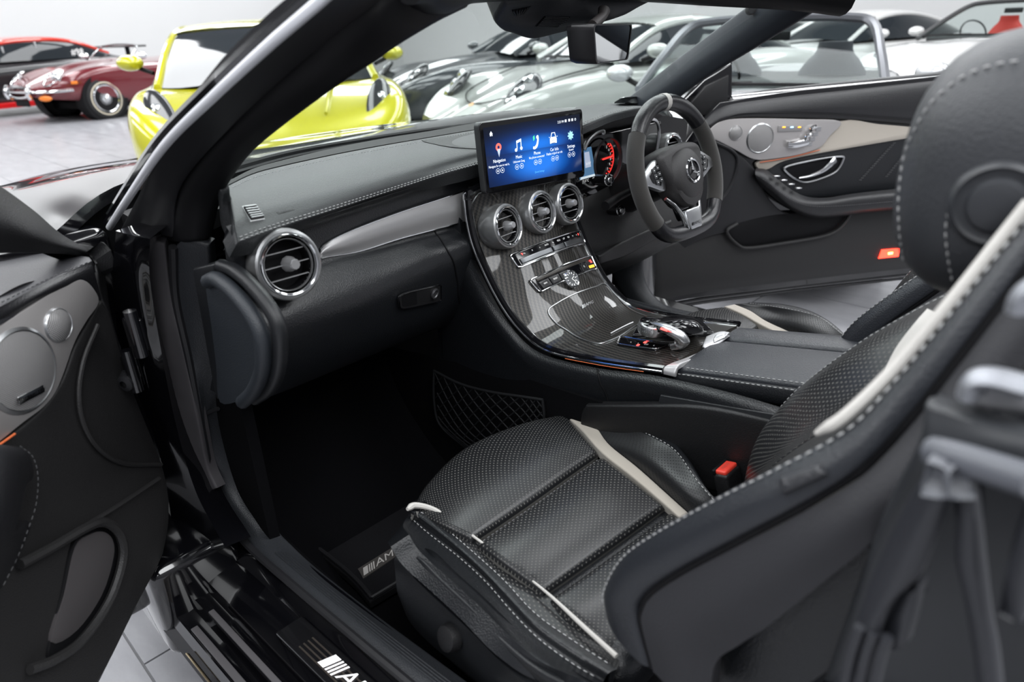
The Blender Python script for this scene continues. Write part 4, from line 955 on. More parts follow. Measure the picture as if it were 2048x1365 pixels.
for k in range(3):
    t = RAD(90 + 120 * k); d = wx * math.cos(t) + wy * math.sin(t); e = -wx * math.sin(t) + wy * math.cos(t)
    b = q.verts([c0 + d * .025 + wn * .001, c0 + e * .0045 + wn * .0005, c0 - e * .0045 + wn * .0005, c0 + wn * .005]); q.f += [(b, b + 1, b + 3), (b, b + 3, b + 2)]
q.build('star', CHROME, st, smooth=False)
for s_ in (-1, 1):
    sp_ = rounded([(s_ * .074, .045), (s_ * .098, .038), (s_ * .148, .012), (s_ * .150, -.010), (s_ * .135, -.012), (s_ * .092, -.030), (s_ * .074, -.034), (s_ * .066, 0)], .008, 3)
    q = MB(); q.plate([tuple(p) for p in sp_], lambda a, b, d: wf(a, b, d - .004), .012, bev=.003); sk = q.build('spoke', SATCHROME, whl)
    q = MB(); q.plate([tuple(p) for p in rounded([(s_ * .084, .034), (s_ * .104, .026), (s_ * .128, .010), (s_ * .120, -.008), (s_ * .09, -.02), (s_ * .082, 0)], .004, 3)], lambda a, b, d: wf(a, b, d + .006), .003, bev=.001); kp_ = q.build('key_pad', GLOSSBLK, sk)
    for r in range(3):
        for c in range(2):
            q = MB(); x = s_ * (.090 + .015 * c + .003 * (1 - r)); y = .022 - .0135 * r - .004 * c
            q.box(wf(x, y, .0095), (.0125, .0105, .003), R=np.array([wx, wy, wn]), bev=.001); q.build('key', mat('grey_key', (.04, .042, .045), .4), sk)
            q = MB(); q.box(wf(x, y, .0112), (.0035, .0012, .0004), R=np.array([wx, wy, wn])); q.build('key_mark', WHITEPR, sk)
    # lower spokes
    arm = curve([wf(s_ * .050, -.052, .010), wf(s_ * .040, -.085, .012), wf(s_ * .031, -.115, .012), wf(s_ * .025, -.135, .010)], 16)
    if s_ < 0: arm = curve([wf(-.078, -.050, .004), wf(-.058, -.070, .010), wf(-.042, -.095, .013), wf(-.032, -.120, .013), wf(-.025, -.137, .010)], 18)
    q = MB(); q.tube(arm, np.linspace(.005, .007, len(arm)), 10, up=tuple(wn)); q.build('lower_spoke', CHROME, whl)
    pd = curve([wf(s_ * .09, .055, -.035), wf(s_ * .118, .03, -.035), wf(s_ * .128, -.01, -.035), wf(s_ * .118, -.05, -.035), wf(s_ * .10, -.075, -.035)], 18)
    q = MB(); q.tube(pd, .004, 8, up=tuple(wn), ry=np.interp(np.linspace(0, 1, 18), [0, .3, .8, 1], [.004, .011, .009, .004])); q.build('shift_paddle', SATCHROME, whl)
q = MB(); q.plate([tuple(p) for p in rounded([(-.032, -.088), (.032, -.088), (.026, -.136), (-.026, -.136)], .006, 3)], lambda a, b, d: wf(a, b, d + .011), .010, bev=.003); bp_ = q.build('badge_plate', SATCHROME, whl, label='silver plate with dark lettering on the lower spoke')
q = MB(); amg(q, lambda a, b, d: wf(a, b - .124, .0215 + d), .0068); q.build('lettering', BLACK, bp_)
q = MB(); q.plate([tuple(p) for p in rounded([(-.045, -.06), (.045, -.06), (.028, -.112), (-.028, -.112)], .008, 3)], lambda a, b, d: wf(a, b, d - .01), .014, bev=.004); q.build('lower_web', GLOSSBLK, whl)
q = MB(); q.tube([wf(0, 0, -.01), wf(0, 0, -.06), wf(0, -.01, -.16)], [.05, .052, .06], 20); q.build('column_shroud', VINYL, whl)
q = MB(); q.tube([wf(-.04, -.01, -.09), wf(-.13, -.02, -.085), wf(-.19, -.03, -.08)], [.008, .009, .011], 10); q.build('column_stalk', BLACK, whl)

# ================================================================ overhead console and interior mirror
ovh = thing('overhead_console', 'dark overhead console with small grilles under the windscreen header', 'console', (.02, .9, 1.2))
oc_l = [PX(*p) for p in ((1020, -8, -.20), (1000, 28, -.185), (990, 45, -.17), (1000, 60, -.14), (1018, 64, -.10))]
def OX(u, v, x): return PX(u, v, x)
op = Patch([[OX(1012, 5, -.19), OX(1100, -8, -.05), OX(1200, -16, .1), OX(1330, -22, .27)],
            [OX(996, 30, -.18), OX(1080, 22, -.06), OX(1190, 12, .08), OX(1310, -2, .24)],
            [OX(989, 45, -.17), OX(1065, 48, -.07), OX(1170, 38, .06), OX(1280, 14, .2)],
            [OX(1004, 60, -.13), OX(1060, 66, -.06), OX(1140, 54, .04), OX(1240, 34, .15)],
            [OX(1024, 65, -.08), OX(1064, 80, -.04), OX(1110, 70, .02), OX(1190, 48, .10)]])
slab(op, .035, 24, 30, rnd=.008).build('housing', mat('overhead_grey', (.022, .024, .028), .5, bump=(700, .15, 'v')), ovh)
gq = quad_on(op, (1024, 20), (1062, 12), (1046, 28), (1030, 30), d=.0006); go_ = slab(gq, .003, 6, 8).build('grille', BLACK, ovh)
for k in range(6):
    f = (k + .3) / 6; q = MB(); q.tube([gq.pt(.05, f, .001), gq.pt(.95, f, .001)], .0018, 6); q.build('slat', PLAST, go_)
gq = quad_on(op, (1088, 32), (1140, 33), (1115, 54), (1070, 52), d=.0004); go_ = slab(gq, .003, 6, 8).build('grille', BLACK, ovh)
for k in range(8):
    f = (k + .5) / 8; q = MB(); q.tube([gq.pt(f, .05, .001), gq.pt(f, .95, .001)], .0012, 6); q.build('slat', PLAST, go_)

mir = thing('interior_mirror', 'black framed interior rear-view mirror hanging from the overhead console', 'mirror', (.03, .85, 1.12))
mc = PX(1222, 88, .045); mn = unit(A(.30, -.95, -.05)); mx_ = unit(np.cross(A(0, 0, 1), mn)); mx_ = mx_ if mx_[0] > 0 else -mx_; mz = np.cross(mx_, mn); mz = mz if mz[2] > 0 else -mz
mf = lambda a, b, d: mc + mx_ * a + mz * b + mn * d
def mpx(u, v): p = PN(u, v, mc, mn) - mc; return float(np.dot(p, mx_)), float(np.dot(p, mz))
mo = rounded([mpx(*p) for p in ((1186, 48), (1266, 48), (1257, 120), (1192, 129))], .012, 5)
ctr = np.mean(np.array(mo), 0)
lay = [(.80, -.050), (.93, -.046), (1.0, -.036), (1.0, -.004), (.985, 0), (.93, 0)]
q = MB(); g = np.array([[mf(*(ctr + (np.array(p) - ctr) * A(k, k) + A(-.018 * (-d / .05), 0)), d) for p in mo] for k, d in lay]); q.grid(g, cv=True); q.fan(list(g[0]))
q.build('housing', mat('mirror_housing', (.016, .016, .018), .4), mir)
q = MB(); q.fan([mf(*(ctr + (np.array(p) - ctr) * .94), -.0015) for p in mo]); q.build('mirror_glass', mat('mirror_silver', (.85, .87, .88), .02, metal=1), mir)
q = MB(); q.tube([mf(-.01, .03, -.035), PX(1205, 33, .07) , PX(1208, 20, .08)], [.010, .009, .012], 12); q.build('stalk', mat('stalk_brown', (.05, .045, .045), .5), mir)
# ================================================================ front seats
def Zs(pts, z): return [PZ(u, v, (z[i] if hasattr(z, '__len__') else z)) for i, (u, v) in enumerate(pts)]
def Xs(pts, x): return [PX(u, v, (x[i] if hasattr(x, '__len__') else x)) for i, (u, v) in enumerate(pts)]
seat = thing('front_seat', 'near black perforated leather passenger seat with pale piping', 'seat', (-.36, .45, .17), group='front seats')
PERFS = PERF
# cushion pads
f_sil = [(826, 1022), (862, 968), (935, 900), (1040, 853), (1134, 829)]
s1 = [(944, 1078), (1010, 1034), (1075, 989), (1137, 945), (1198, 903)]
s1b = [(952, 1086), (1016, 1042), (1081, 997), (1143, 952), (1204, 909)]
s2 = [(1088, 1186), (1150, 1143), (1213, 1098), (1276, 1052), (1332, 1011)]
s2b = [(1098, 1196), (1159, 1153), (1222, 1108), (1285, 1062), (1342, 1020)]
s3 = [(1236, 1320), (1300, 1280), (1360, 1235), (1430, 1180), (1490, 1120)]
mid = lambda a, b, f: [(p[0] * (1 - f) + r[0] * f, p[1] * (1 - f) + r[1] * f) for p, r in zip(a, b)]
fr = Zs(f_sil, .494)
P1 = Patch([[p + A(0, .002, -.07) for p in fr], [p + A(0, .004, -.03) for p in fr], fr, Zs(mid(f_sil, s1, .25), .505), Zs(mid(f_sil, s1, .6), .508), Zs(s1, .502)], face=(-.4, .3, 3))
slab(P1, .05, 30, 30, rnd=.012, puff=.004).build('cushion_pad', PERFS, seat)
P2 = Patch([Zs(s1b, .501), Zs(mid(s1b, s2, .33), .504), Zs(mid(s1b, s2, .66), .499), Zs(s2, .490)], face=(-.4, .3, 3))
slab(P2, .05, 24, 30, rnd=.010, puff=.004).build('cushion_pad', PERFS, seat)
P3 = Patch([Zs(s2b, .488), Zs(mid(s2b, s3, .33), .488), Zs(mid(s2b, s3, .66), .480), Zs(s3, .465)], face=(-.4, .3, 3))
slab(P3, .05, 20, 30, rnd=.010, puff=.004).build('cushion_pad', PERFS, seat)
q = MB(); q.box((-.36, .55, .43), (.40, .44, .09), bev=.03); q.build('cushion_core', LEATHER, seat)
q = stitches(P2.line([(.02, .04), (.02, .96)], 40, -.002)); q.build('cushion_stitching', THREADD, seat, kind='stuff')
# left edge: pale piping, perforated strip, bolster
pip = [(820, 1028), (836, 1020), (872, 1028), (912, 1053), (962, 1090), (1030, 1141), (1100, 1197), (1170, 1262), (1236, 1322)]
pz = np.linspace(.503, .474, len(pip))
pp = curve(Zs(pip, pz), 60) + A(-.004, 0, .011)
q = MB(); q.tube(pp, np.interp(np.linspace(0, 1, 60), [0, .06, .2, .4, .7, .85, 1], [.003, .0055, .0045, .0022, .0016, .0030, .0035]), 8); q.build('piping', CREAM, seat, label='pale piping along the cushion edge')
st1 = [(838, 1024), (868, 1038), (905, 1069), (960, 1117), (1008, 1161), (1069, 1226), (1145, 1281), (1234, 1339)]
st2 = [(816, 1032), (854, 1066), (919, 1117), (974, 1168), (1022, 1223), (1076, 1278), (1145, 1329), (1206, 1365)]
lwe = [(818, 1070), (840, 1104), (892, 1152), (960, 1214), (1025, 1279), (1087, 1327), (1158, 1358), (1215, 1385)]
pip8 = [(822, 1027), (866, 1026), (912, 1053), (968, 1094), (1030, 1141), (1100, 1197), (1170, 1262), (1238, 1324)]
B1 = Patch([Zs(pip8, np.linspace(.499, .472, 8)), Zs(st1, np.linspace(.503, .480, 8))], face=(-1, .3, 3))
slab(B1, .012, 6, 40).build('bolster_strip', PERFS, seat)
r_st1 = Zs(st1, np.linspace(.503, .480, 8)); r_st2 = Zs(st2, np.linspace(.492, .475, 8)); r_lw = Xs(lwe, -.632)
B2 = Patch([r_st1, (np.array(r_st1) + np.array(r_st2)) / 2 + A(-.004, 0, .007), r_st2, (np.array(r_st2) + np.array(r_lw)) / 2 + A(-.010, 0, .004), r_lw], face=(-1.2, .3, 1.5))
slab(B2, .03, 24, 50).build('side_bolster', LEATHER, seat)
q = stitches(B2.line([(.015, .02), (.015, .98)], 80, .0008)); stitches(B2.line([(.50, .02), (.50, .98)], 80, .0008), mb=q); q.build('bolster_stitching', THREAD, seat, kind='stuff')
# right strip and bolster
rsl = [(1130, 829), (1163, 860), (1203, 905), (1262, 952), (1332, 1012), (1400, 1075)]
rsr = [(1160, 823), (1190, 850), (1218, 888), (1277, 936), (1348, 1000), (1420, 1065)]
zz = [.502, .506, .504, .498, .492, .48]
slab(Patch([Zs(rsl, zz), Zs(rsr, [z + .004 for z in zz])], face=(-.4, .3, 3)), .02, 6, 30, rnd=.003).build('suede_strip', BEIGE, seat, label='beige suede strip beside the far bolster')
rb1 = [(1176, 824), (1225, 852), (1268, 890), (1318, 935), (1375, 990), (1440, 1050)]
rb2 = [(1190, 823), (1247, 850), (1310, 878), (1352, 905), (1395, 965), (1470, 1050)]
rb3 = [(1200, 822), (1268, 836), (1332, 868), (1378, 920), (1422, 990), (1490, 1060)]
B3 = Patch([Zs(rsr, [z + .003 for z in zz]), Zs(rb1, [.512, .522, .525, .525, .518, .50]), Zs(rb2, [.512, .535, .545, .545, .535, .52])], face=(-.6, .3, 3))
slab(B3, .03, 24, 30).build('side_bolster', PERFD, seat)
B4 = Patch([Zs(rb2, [.512, .535, .545, .545, .535, .52]), Zs(rb3, [.508, .53, .538, .538, .526, .51]), [p + A(.015, .0, -.05) for p in Zs(rb3, [.508, .53, .538, .538, .526, .51])]], face=(-.3, .3, 3))
slab(B4, .02, 10, 30).build('bolster_edge', LEATHER, seat)
q = stitches(B4.line([(.03, .02), (.03, .98)], 60, .001)); q.build('bolster_stitching', THREAD, seat, kind='stuff')
# plastic side cover and knob
cv0 = [(800, 1100), (840, 1108), (892, 1156), (960, 1218), (1025, 1283), (1087, 1331), (1158, 1362), (1215, 1390)]
cv1 = [(789, 1118), (830, 1118), (880, 1165), (945, 1226), (1008, 1290), (1070, 1342), (1140, 1385), (1200, 1420)]
cv2 = [(790, 1140), (830, 1165), (880, 1210), (940, 1262), (1000, 1318), (1060, 1370), (1130, 1420), (1190, 1460)]
cv3 = [(794, 1182), (820, 1222), (868, 1266), (920, 1310), (975, 1362), (1030, 1412), (1100, 1470), (1160, 1520)]
cv4 = [(800, 1200), (820, 1245), (862, 1290), (912, 1332), (965, 1385), (1020, 1440), (1090, 1500), (1150, 1550)]
SC = Patch([Xs(cv0, -.628), Xs(cv1, -.640), Xs(cv2, -.636), Xs(cv3, -.640), Xs(cv4, -.628)], face=(-1.3, .3, 1))
slab(SC, .03, 30, 40).build('side_cover', PLAST, seat, label='dark grained plastic cover along the seat base')
kc = on(SC, 905, 1272, .004); q = MB(); q.lathe([(0, .012), (.013, .012), (.018, .010), (.020, .004), (.021, -.004)], kc, (-1, .1, .35), 24); q.build('recline_knob', VINYL, seat)
# seat base on the cabin floor
q = MB(); q.box((-.36, .50, .27), (.44, .40, .20), bev=.02); q.build('base', VINYL, seat)
# ---- backrest
fe = [(1207, 1215), (1206, 1175), (1240, 1110), (1300, 1062), (1430, 988), (1560, 922), (1700, 845), (1800, 742), (1900, 622), (2048, 440), (2110, 365)]
fx = [-.62, -.622, -.622, -.622, -.62, -.615, -.60, -.58, -.56, -.53, -.52]
gr = [(1300, 1340), (1275, 1240), (1290, 1195), (1350, 1150), (1470, 1085), (1590, 1022), (1715, 945), (1812, 845), (1915, 715), (2060, 525), (2120, 440)]
gx_ = [-.64, -.642, -.642, -.642, -.64, -.635, -.62, -.60, -.58, -.55, -.54]
FE = np.array(Xs(fe, fx)); GR = np.array(Xs(gr, gx_))
md = (FE + GR) / 2 + A(-.010, 0, .0)
SB = Patch([FE, FE * .75 + GR * .25 + A(-.008, 0, 0), md, FE * .2 + GR * .8 + A(-.006, 0, 0), GR], face=(-1.2, 0, 1))
slab(SB, .03, 24, 70, rnd=.006, sides='u').build('backrest_side', LEATHER2, seat)
q = stitches(SB.line([(.12, .06), (.12, .99)], 120, .0012), r=.0008); q.build('backrest_stitching', THREAD, seat, kind='stuff')
q = MB(); q.tube(GR + A(.006, 0, 0), .005, 8); q.build('backrest_groove', BLACK, seat)
# hard side shell behind the groove
sh2 = [(1420, 1420), (1430, 1330), (1480, 1290), (1540, 1250), (1640, 1170), (1740, 1090), (1840, 1000), (1930, 900), (2020, 770), (2150, 590), (2200, 500)]
SH = np.array(Xs(sh2, np.array(gx_) + .004)); GR2 = GR + A(.002, -.003, -.003)
SHP = Patch([GR2, GR2 * .5 + SH * .5 + A(-.006, 0, 0), SH], face=(-1.2, 0, 1))
slab(SHP, .03, 12, 60).build('backrest_shell', mat('shell_vinyl', (.022, .022, .026), .6, bump=(500, .15, 'v')), seat)
# AIRBAG tag
tg = quad_on(SB, (1566, 958), (1642, 932), (1655, 950), (1570, 990), d=.002)
tgo = slab(tg, .008, 10, 14, rnd=.004, off=.004).build('airbag_tag', mat('tag_plastic', (.022, .023, .027), .35), seat, label='embossed black airbag tag')
tw, th = np.linalg.norm(tg.pt(.5, 1) - tg.pt(.5, 0)), np.linalg.norm(tg.pt(1, .5) - tg.pt(0, .5))
q = MB(); q.text('AIRBAG', .0085, lambda a, b, d: tg.pt(np.clip(.5 - b / th, 0, 1), np.clip(.5 + a / tw, 0, 1), d), .0044); q.build('lettering', mat('tag_letter', (.05, .05, .055), .5), tgo)
# pale piping on the front edge of the bolster
ppb = curve(Xs([(1632, 868), (1690, 832), (1790, 736), (1895, 612), (2000, 480), (2060, 405)], [-.606, -.60, -.578, -.557, -.535, -.525]), 40)
q = MB(); q.tube(ppb, np.interp(np.linspace(0, 1, 40), [0, .1, 1], [.002, .0045, .0045]), 8, up=(0, 1, 0)); q.build('piping', CREAM, seat)
# far bolster and front face
cre = np.array(Xs([(1522, 960), (1524, 910), (1545, 842), (1590, 785), (1650, 735), (1740, 672), (1845, 612), (1900, 585)], -.14))
inn = cre + A(-.19, -.055, -.01)
FB = Patch([cre, cre * .6 + inn * .4 + A(0, .012, .008), cre * .25 + inn * .75, inn], face=(-.6, .8, 1.2))
slab(FB, .03, 24, 50, rnd=.006, sides='u').build('far_bolster', PERF, seat)
q = stitches(FB.line([(.05, .05), (.05, .98)], 70, .001)); q.build('far_bolster_stitching', THREAD, seat, kind='stuff')
ctr_ = Patch([inn, inn + A(-.10, .0, 0), np.array(inn) + A(-.22, .02, 0)], face=(-.3, 1, 1.2)); slab(ctr_, .04, 10, 30).build('backrest_centre', PERF, seat)
ci = Patch([[on(FB, *p, .002) for p in ((1856, 620), (1832, 648), (1800, 692), (1778, 730), (1760, 768))], [on(FB, *p, .002) for p in ((1890, 632), (1868, 664), (1838, 704), (1802, 744), (1764, 772))]])
slab(ci, .003, 6, 20).build('pale_insert', CREAM, seat, label='pale grey insert on the far bolster')
q = MB(); q.tube([p + A(.0, -.012, -.008) for p in cre], .016, 10); q.build('far_bolster_edge', LEATHER, seat)
bcore = Patch([[(x, y - dy, z) for y, z in ((.235, .56), (.205, .68), (.155, .79), (.105, .88), (.06, .96), (.035, 1.01))] for x, dy in ((-.595, .0), (-.50, .015), (-.36, .02), (-.22, .015), (-.135, .0))], face=(-.36, 2, 1.2))
slab(bcore, .085, 16, 24, rnd=.03).build('backrest_core', LEATHER, seat)
# headrest
hc = A(-.365, .090, 1.085); hh = A(.125, .090, .108); he = 2.7
ht = RAD(14); hy = A(0, math.cos(ht), math.sin(ht) * .0); 
def hsurf(d, hs=hh):
    """point of the headrest surface in direction d from its middle"""
    d = np.array(d, float); k = (np.abs(d / hs) ** he).sum(-1) ** (-1 / he); return hc + d * k[..., None] if d.ndim > 1 else hc + d * k
th_ = np.linspace(0, 2 * math.pi, 49)[:-1]; ph_ = np.linspace(-math.pi / 2, math.pi / 2, 25)
dirs = np.array([[(-math.sin(p), math.cos(p) * math.cos(t), math.cos(p) * math.sin(t)) for t in th_] for p in ph_])
pts = np.array([[hsurf(d) for d in r] for r in dirs])
q = MB(); q.grid(pts, cv=True); q.build('headrest', mat('headrest_leather', (.034, .036, .041), .46, bump=(420, .18, 'v')), seat, label='rounded black leather headrest')
def hray(u, v, off=.0008):
    d = unit(_ray(u, v)); ts = np.linspace(.3, 1.2, 1800); pp_ = CAM_LOC + ts[:, None] * d
    f = (np.abs((pp_ - hc) / hh) ** he).sum(1); k = np.argmax(f < 1.0) if (f < 1).any() else np.argmin(f); p = pp_[k]; return p + unit(p - hc) * off
q = MB()
for pl in ([(1808, 520), (1800, 460), (1799, 390), (1810, 310), (1835, 250), (1868, 200), (1930, 152), (2000, 128), (2060, 122)], [(1905, 560), (1895, 500), (1893, 450), (1907, 395), (1945, 358), (1998, 340), (2060, 338)]):
    pa = curve([hray(*p) for p in pl], 60); stitches(pa, ln=.0045, gap=.0035, r=.0008, mb=q)
q.build('headrest_stitching', THREAD, seat, kind='stuff')
hd_ = hray(1995, 412, 0); 
q = MB(); q.lathe([(.034, -.012), (.031, .0), (.027, .003), (.024, .001), (.020, .001), (.017, .006), (.010, .008), (0, .0082)], hd_ , (-1, -.05, 0), 40); q.build('headrest_hinge', mat('hinge_black', (.032, .034, .039), .40), seat, label='round black hinge disc on the headrest side')
for sx in (-.42, -.30):
    q = MB(); q.tube([(sx, .09, 1.0), (sx, .075, .93)], .007, 10); q.build('headrest_post', CHROME, seat)
# silver grips at the shoulder
for pl, rr in ((((1936, 792), (1950, 762), (1990, 758), (2060, 776)), .010), (((2034, 622), (2046, 590), (2090, 560)), .009)):
    q = MB(); q.tube(curve(Xs(pl, -.66), 16), rr, 10, up=(-1, 0, 0), ry=rr * .6); q.build('shoulder_grip', mat('grip_silver', (.32, .33, .36), .4, metal=.6), seat, label='silver fold-forward grip on the backrest')
gp_ = Patch([Xs([(1936, 775), (1990, 765), (2070, 785)], -.655), Xs([(1940, 815), (1995, 825), (2070, 830)], -.655)]); slab(gp_, .012, 8, 12, rnd=.004).build('grip_plate', SILVER, seat)
def dup(root, off, label):
    r = root.copy(); COL.objects.link(r); r.location = root.location + Vector(off); r['label'] = label
    for ch in list(root.children):
        c = ch.copy(); COL.objects.link(c); c.parent = r
        for g2 in ch.children:
            d = g2.copy(); COL.objects.link(d); d.parent = c
    return r
dup(seat, (.72, .045, .0), 'far black leather driver seat behind the steering wheel, partly hidden by the console')
# ================================================================ open doors
class Door:
    def __init__(s, H, D, root):
        s.H = np.array(H, float); s.D = unit(D); s.n = A(-s.D[1], s.D[0], 0)
        if np.dot(s.n, CAM_LOC - s.H) < 0: s.n = -s.n
        s.root = root
    def sz(s, u, v, d=0.0):
        p = PN(u, v, s.H + s.n * d, s.n) - s.H; return float(np.dot(p, s.D)), float(p[2] + s.H[2])
    def fn(s, a, b, d): p = s.H + s.D * a + s.n * d; return A(p[0], p[1], b)
    def P(s, u, v, d=0.0): return PN(u, v, s.H + s.n * d, s.n)
    def plate(s, name, px, m_, d0=0.0, t=.01, bev=.002, sm=4, par=None, label=None, rnd=None):
        p2 = [s.sz(u, v, d0 + t) for u, v in px]
        p2 = closed(p2, sm) if sm else (rounded(p2, rnd, 5) if rnd else p2)
        q = MB(); q.plate([tuple(p) for p in p2], lambda a, b, d: s.fn(a, b, d0 + d), t, bev=bev); return q.build(name, m_, par or s.root, label=label)
    def skin(s, name, rws_, m_, t=.012, nu=14, nv=40, rnd=.004, par=None, label=None, **k):
        P = Patch([[s.P(*p) for p in r] for r in rws_]); slab(P, t, nu, nv, rnd=rnd, **k).build(name, m_, par or s.root, label=label); return P
    def tube(s, name, px, r, m_, n=40, par=None, close=False, ry=None, label=None):
        q = MB(); c = [s.P(*p) for p in px]; c = closed(c, max(2, n // len(c))) if close else curve(c, n)
        q.tube(c, r, 8, closed=close, up=tuple(s.n), ry=ry); return q.build(name, m_, par or s.root, label=label)
DLEATH = mat('door_leather', (.014, .014, .016), .42, bump=(450, .2, 'v'))
DPLAST = mat('door_plastic', (.017, .0165, .017), .5, bump=(500, .2, 'v'))
DALU = mat_brushed('door_aluminium', (.46, .44, .435), .38); DALU.node_tree.nodes['Principled BSDF'].inputs['Metallic'].default_value = .45
MESHG = mat_perforated('speaker_mesh', (.42, .41, .41), (.06, .06, .06), pitch=.0026, rad=.24, rough=.35); MESHG.node_tree.nodes['Principled BSDF'].inputs['Metallic'].default_value = .25
AMBER = mat('ambient_light_line', (.6, .15, .05), .4, emit=(1, .14, .03), estr=.12)

drd = thing('car_door', 'far open driver door with aluminium trim, beige insert and red lamp', 'door', (1.3, 1.0, .29), group='open car doors')
d = Door((1.06, 1.17, 0), (.825, -.566, 0), drd)
# shell
d.plate('outer_shell', [(1300, 606), (1300, 500), (1340, 330), (1395, 250), (1440, 205), (1600, 180), (1900, 150), (2100, 120), (2100, 515), (1900, 538), (1600, 572), (1400, 596)], PAINTBLK, -.12, .115, bev=.004, sm=0)
d.skin('upper_panel', [[(1405, 236, -.02), (1450, 207, -.03), (1560, 190, -.04), (1700, 175, -.045), (1860, 158, -.05), (2040, 140, -.05)],
                       [(1410, 243, .0), (1450, 214, .0), (1560, 197, .0), (1700, 182, .0), (1860, 165, .0), (2040, 147, .0)],
                       [(1416, 252, .015), (1460, 232, .02), (1560, 222, .02), (1700, 215, .02), (1860, 215, .02), (2040, 215, .02)],
                       [(1425, 262, .012), (1470, 238, .012), (1560, 236, .012), (1700, 240, .012), (1860, 252, .012), (2040, 264, .012)]], DLEATH, .03, 20)
q = MB(); d.tube('upper_seam', [(1440, 242, .022), (1480, 228, .022), (1560, 226, .022), (1660, 229, .022), (1760, 236, .022), (1860, 244, .022)], .0016, BLACK)
d.skin('panel_end', [[(1398, 262, -.03), (1425, 222, -.03), (1444, 206, -.03)], [(1413, 272, .01), (1432, 240, .015), (1447, 222, .0)]], mat('end_cap_blue', (.035, .037, .05), .45), .03, 8, 12)
# aluminium trim and beige insert
ins = d.plate('beige_insert', [(1682, 243), (1760, 249), (1850, 258), (1850, 270), (1760, 286), (1650, 305), (1570, 322), (1538, 338), (1520, 340), (1518, 322), (1600, 300)], BEIGE, .0, .012, label='beige suede insert')
d.tube('ambient_line', [(1520, 325, .016), (1580, 315, .016), (1640, 300, .016)], .0012, AMBER, 16)
alu = d.plate('aluminium_trim', [(1414, 272), (1422, 258), (1440, 244), (1470, 238), (1530, 237), (1610, 239), (1682, 243), (1660, 272), (1640, 295), (1600, 309), (1560, 316), (1520, 320), (1500, 316), (1475, 302), (1440, 284)], DALU, .004, .016, label='brushed aluminium trim with speakers and seat switches')
def speaker(dd, u, v, R, par, dep=.02, nmr='speaker'):
    c = dd.P(u, v, dep); q = MB(); q.lathe([(R * 1.08, -.006), (R * 1.10, .001), (R * 1.02, .004), (R * .98, .003)], c, dd.n, 36); s_ = q.build(nmr, SATCHROME, par)
    x = dd.D; z = A(0, 0, 1); q = MB()
    pr_ = [(r, .003 + .008 * (1 - (r / R) ** 2)) for r in np.linspace(0, R, 8)]
    rows_ = np.array([[c + dd.n * h + (x * math.cos(t) + z * math.sin(t)) * r for t in np.linspace(0, 2 * math.pi, 33)] for r, h in pr_])
    uvs = np.array([[(r * math.cos(t), r * math.sin(t)) for t in np.linspace(0, 2 * math.pi, 33)] for r, h in pr_])
    q.grid(rows_, uv=uvs); q.build('mesh_grille', MESHG, s_); return s_
speaker(d, 1520, 277, .045, alu); speaker(d, 1471, 266, .022, alu)
st_ = d.plate('seat_heating_switch', [(1557, 252), (1606, 252), (1604, 262), (1556, 264)], mat('switch_grey', (.35, .34, .34), .4, metal=.5), .02, .003, bev=.0008, sm=0, par=alu)
for u, m_ in ((1568, ORANGELED), (1584, BLUELED), (1599, ORANGELED)):
    q = MB(); c = d.P(u, 254.5, .024); q.box(c, (.010, .002, .0035), R=np.array([d.D, d.n, A(0, 0, 1)])); q.build('indicator', m_, st_)
d.tube('seat_switch', [(1575, 290, .028), (1590, 290, .032), (1608, 286, .030), (1614, 284, .026)], .009, CHROME, 14, par=alu, ry=.012)
d.tube('backrest_switch', [(1609, 281, .028), (1613, 273, .032), (1622, 267, .030)], .006, CHROME, 12, par=alu)
d.tube('headrest_switch', [(1620, 262, .028), (1624, 256, .032), (1632, 253, .030)], .006, CHROME, 12, par=alu)
for k in range(4): 
    q = MB(); q.box(d.P(1637 - k * 6, 258 + k * 10, .021), (.020, .002, .014), R=np.array([d.D, d.n, A(0, 0, 1)]), bev=.0008); q.build('memory_key', SILVER, alu)
# mid panel, handle, armrest
d.skin('mid_panel', [[(1530, 336, .004), (1600, 312, .004), (1700, 290, .004), (1850, 262, .004), (2000, 240, .004)], [(1545, 360, .0), (1620, 352, .0), (1720, 340, .0), (1850, 325, .0), (2000, 310, .0)], [(1580, 395, .004), (1650, 395, .004), (1740, 385, .004), (1850, 380, .004), (2000, 370, .004)]], LEATHER, .02)
for a, b in (((1788, 285), (1716, 364)), ((1815, 300), (1768, 358))):
    for o in (0, 3):
        q = stitches(np.linspace(d.P(a[0] + o, a[1], .006), d.P(b[0] + o, b[1], .004), 20)); q.build('stitching', THREADD, drd, kind='stuff')
hp_ = d.plate('handle_bowl', [(1570, 335), (1600, 326), (1650, 316), (1684, 314), (1684, 326), (1670, 345), (1640, 358), (1605, 364), (1585, 355)], BLACK, .002, .006, bev=.001, label='dark recess of the door handle')
d.tube('handle_frame', [(1569, 336, .012), (1590, 328, .012), (1640, 318, .012), (1682, 313, .012), (1686, 320, .012), (1672, 343, .012), (1640, 358, .012), (1610, 365, .012), (1590, 358, .012), (1574, 346, .012)], .004, SATCHROME, 60, close=True)
d.tube('door_handle', [(1598, 356, .018), (1620, 352, .028), (1645, 342, .032), (1660, 330, .030), (1670, 320, .018)], .006, SATCHROME, 24, ry=np.interp(np.linspace(0, 1, 24), [0, .5, 1], [.004, .007, .013]), label='silver pull handle')
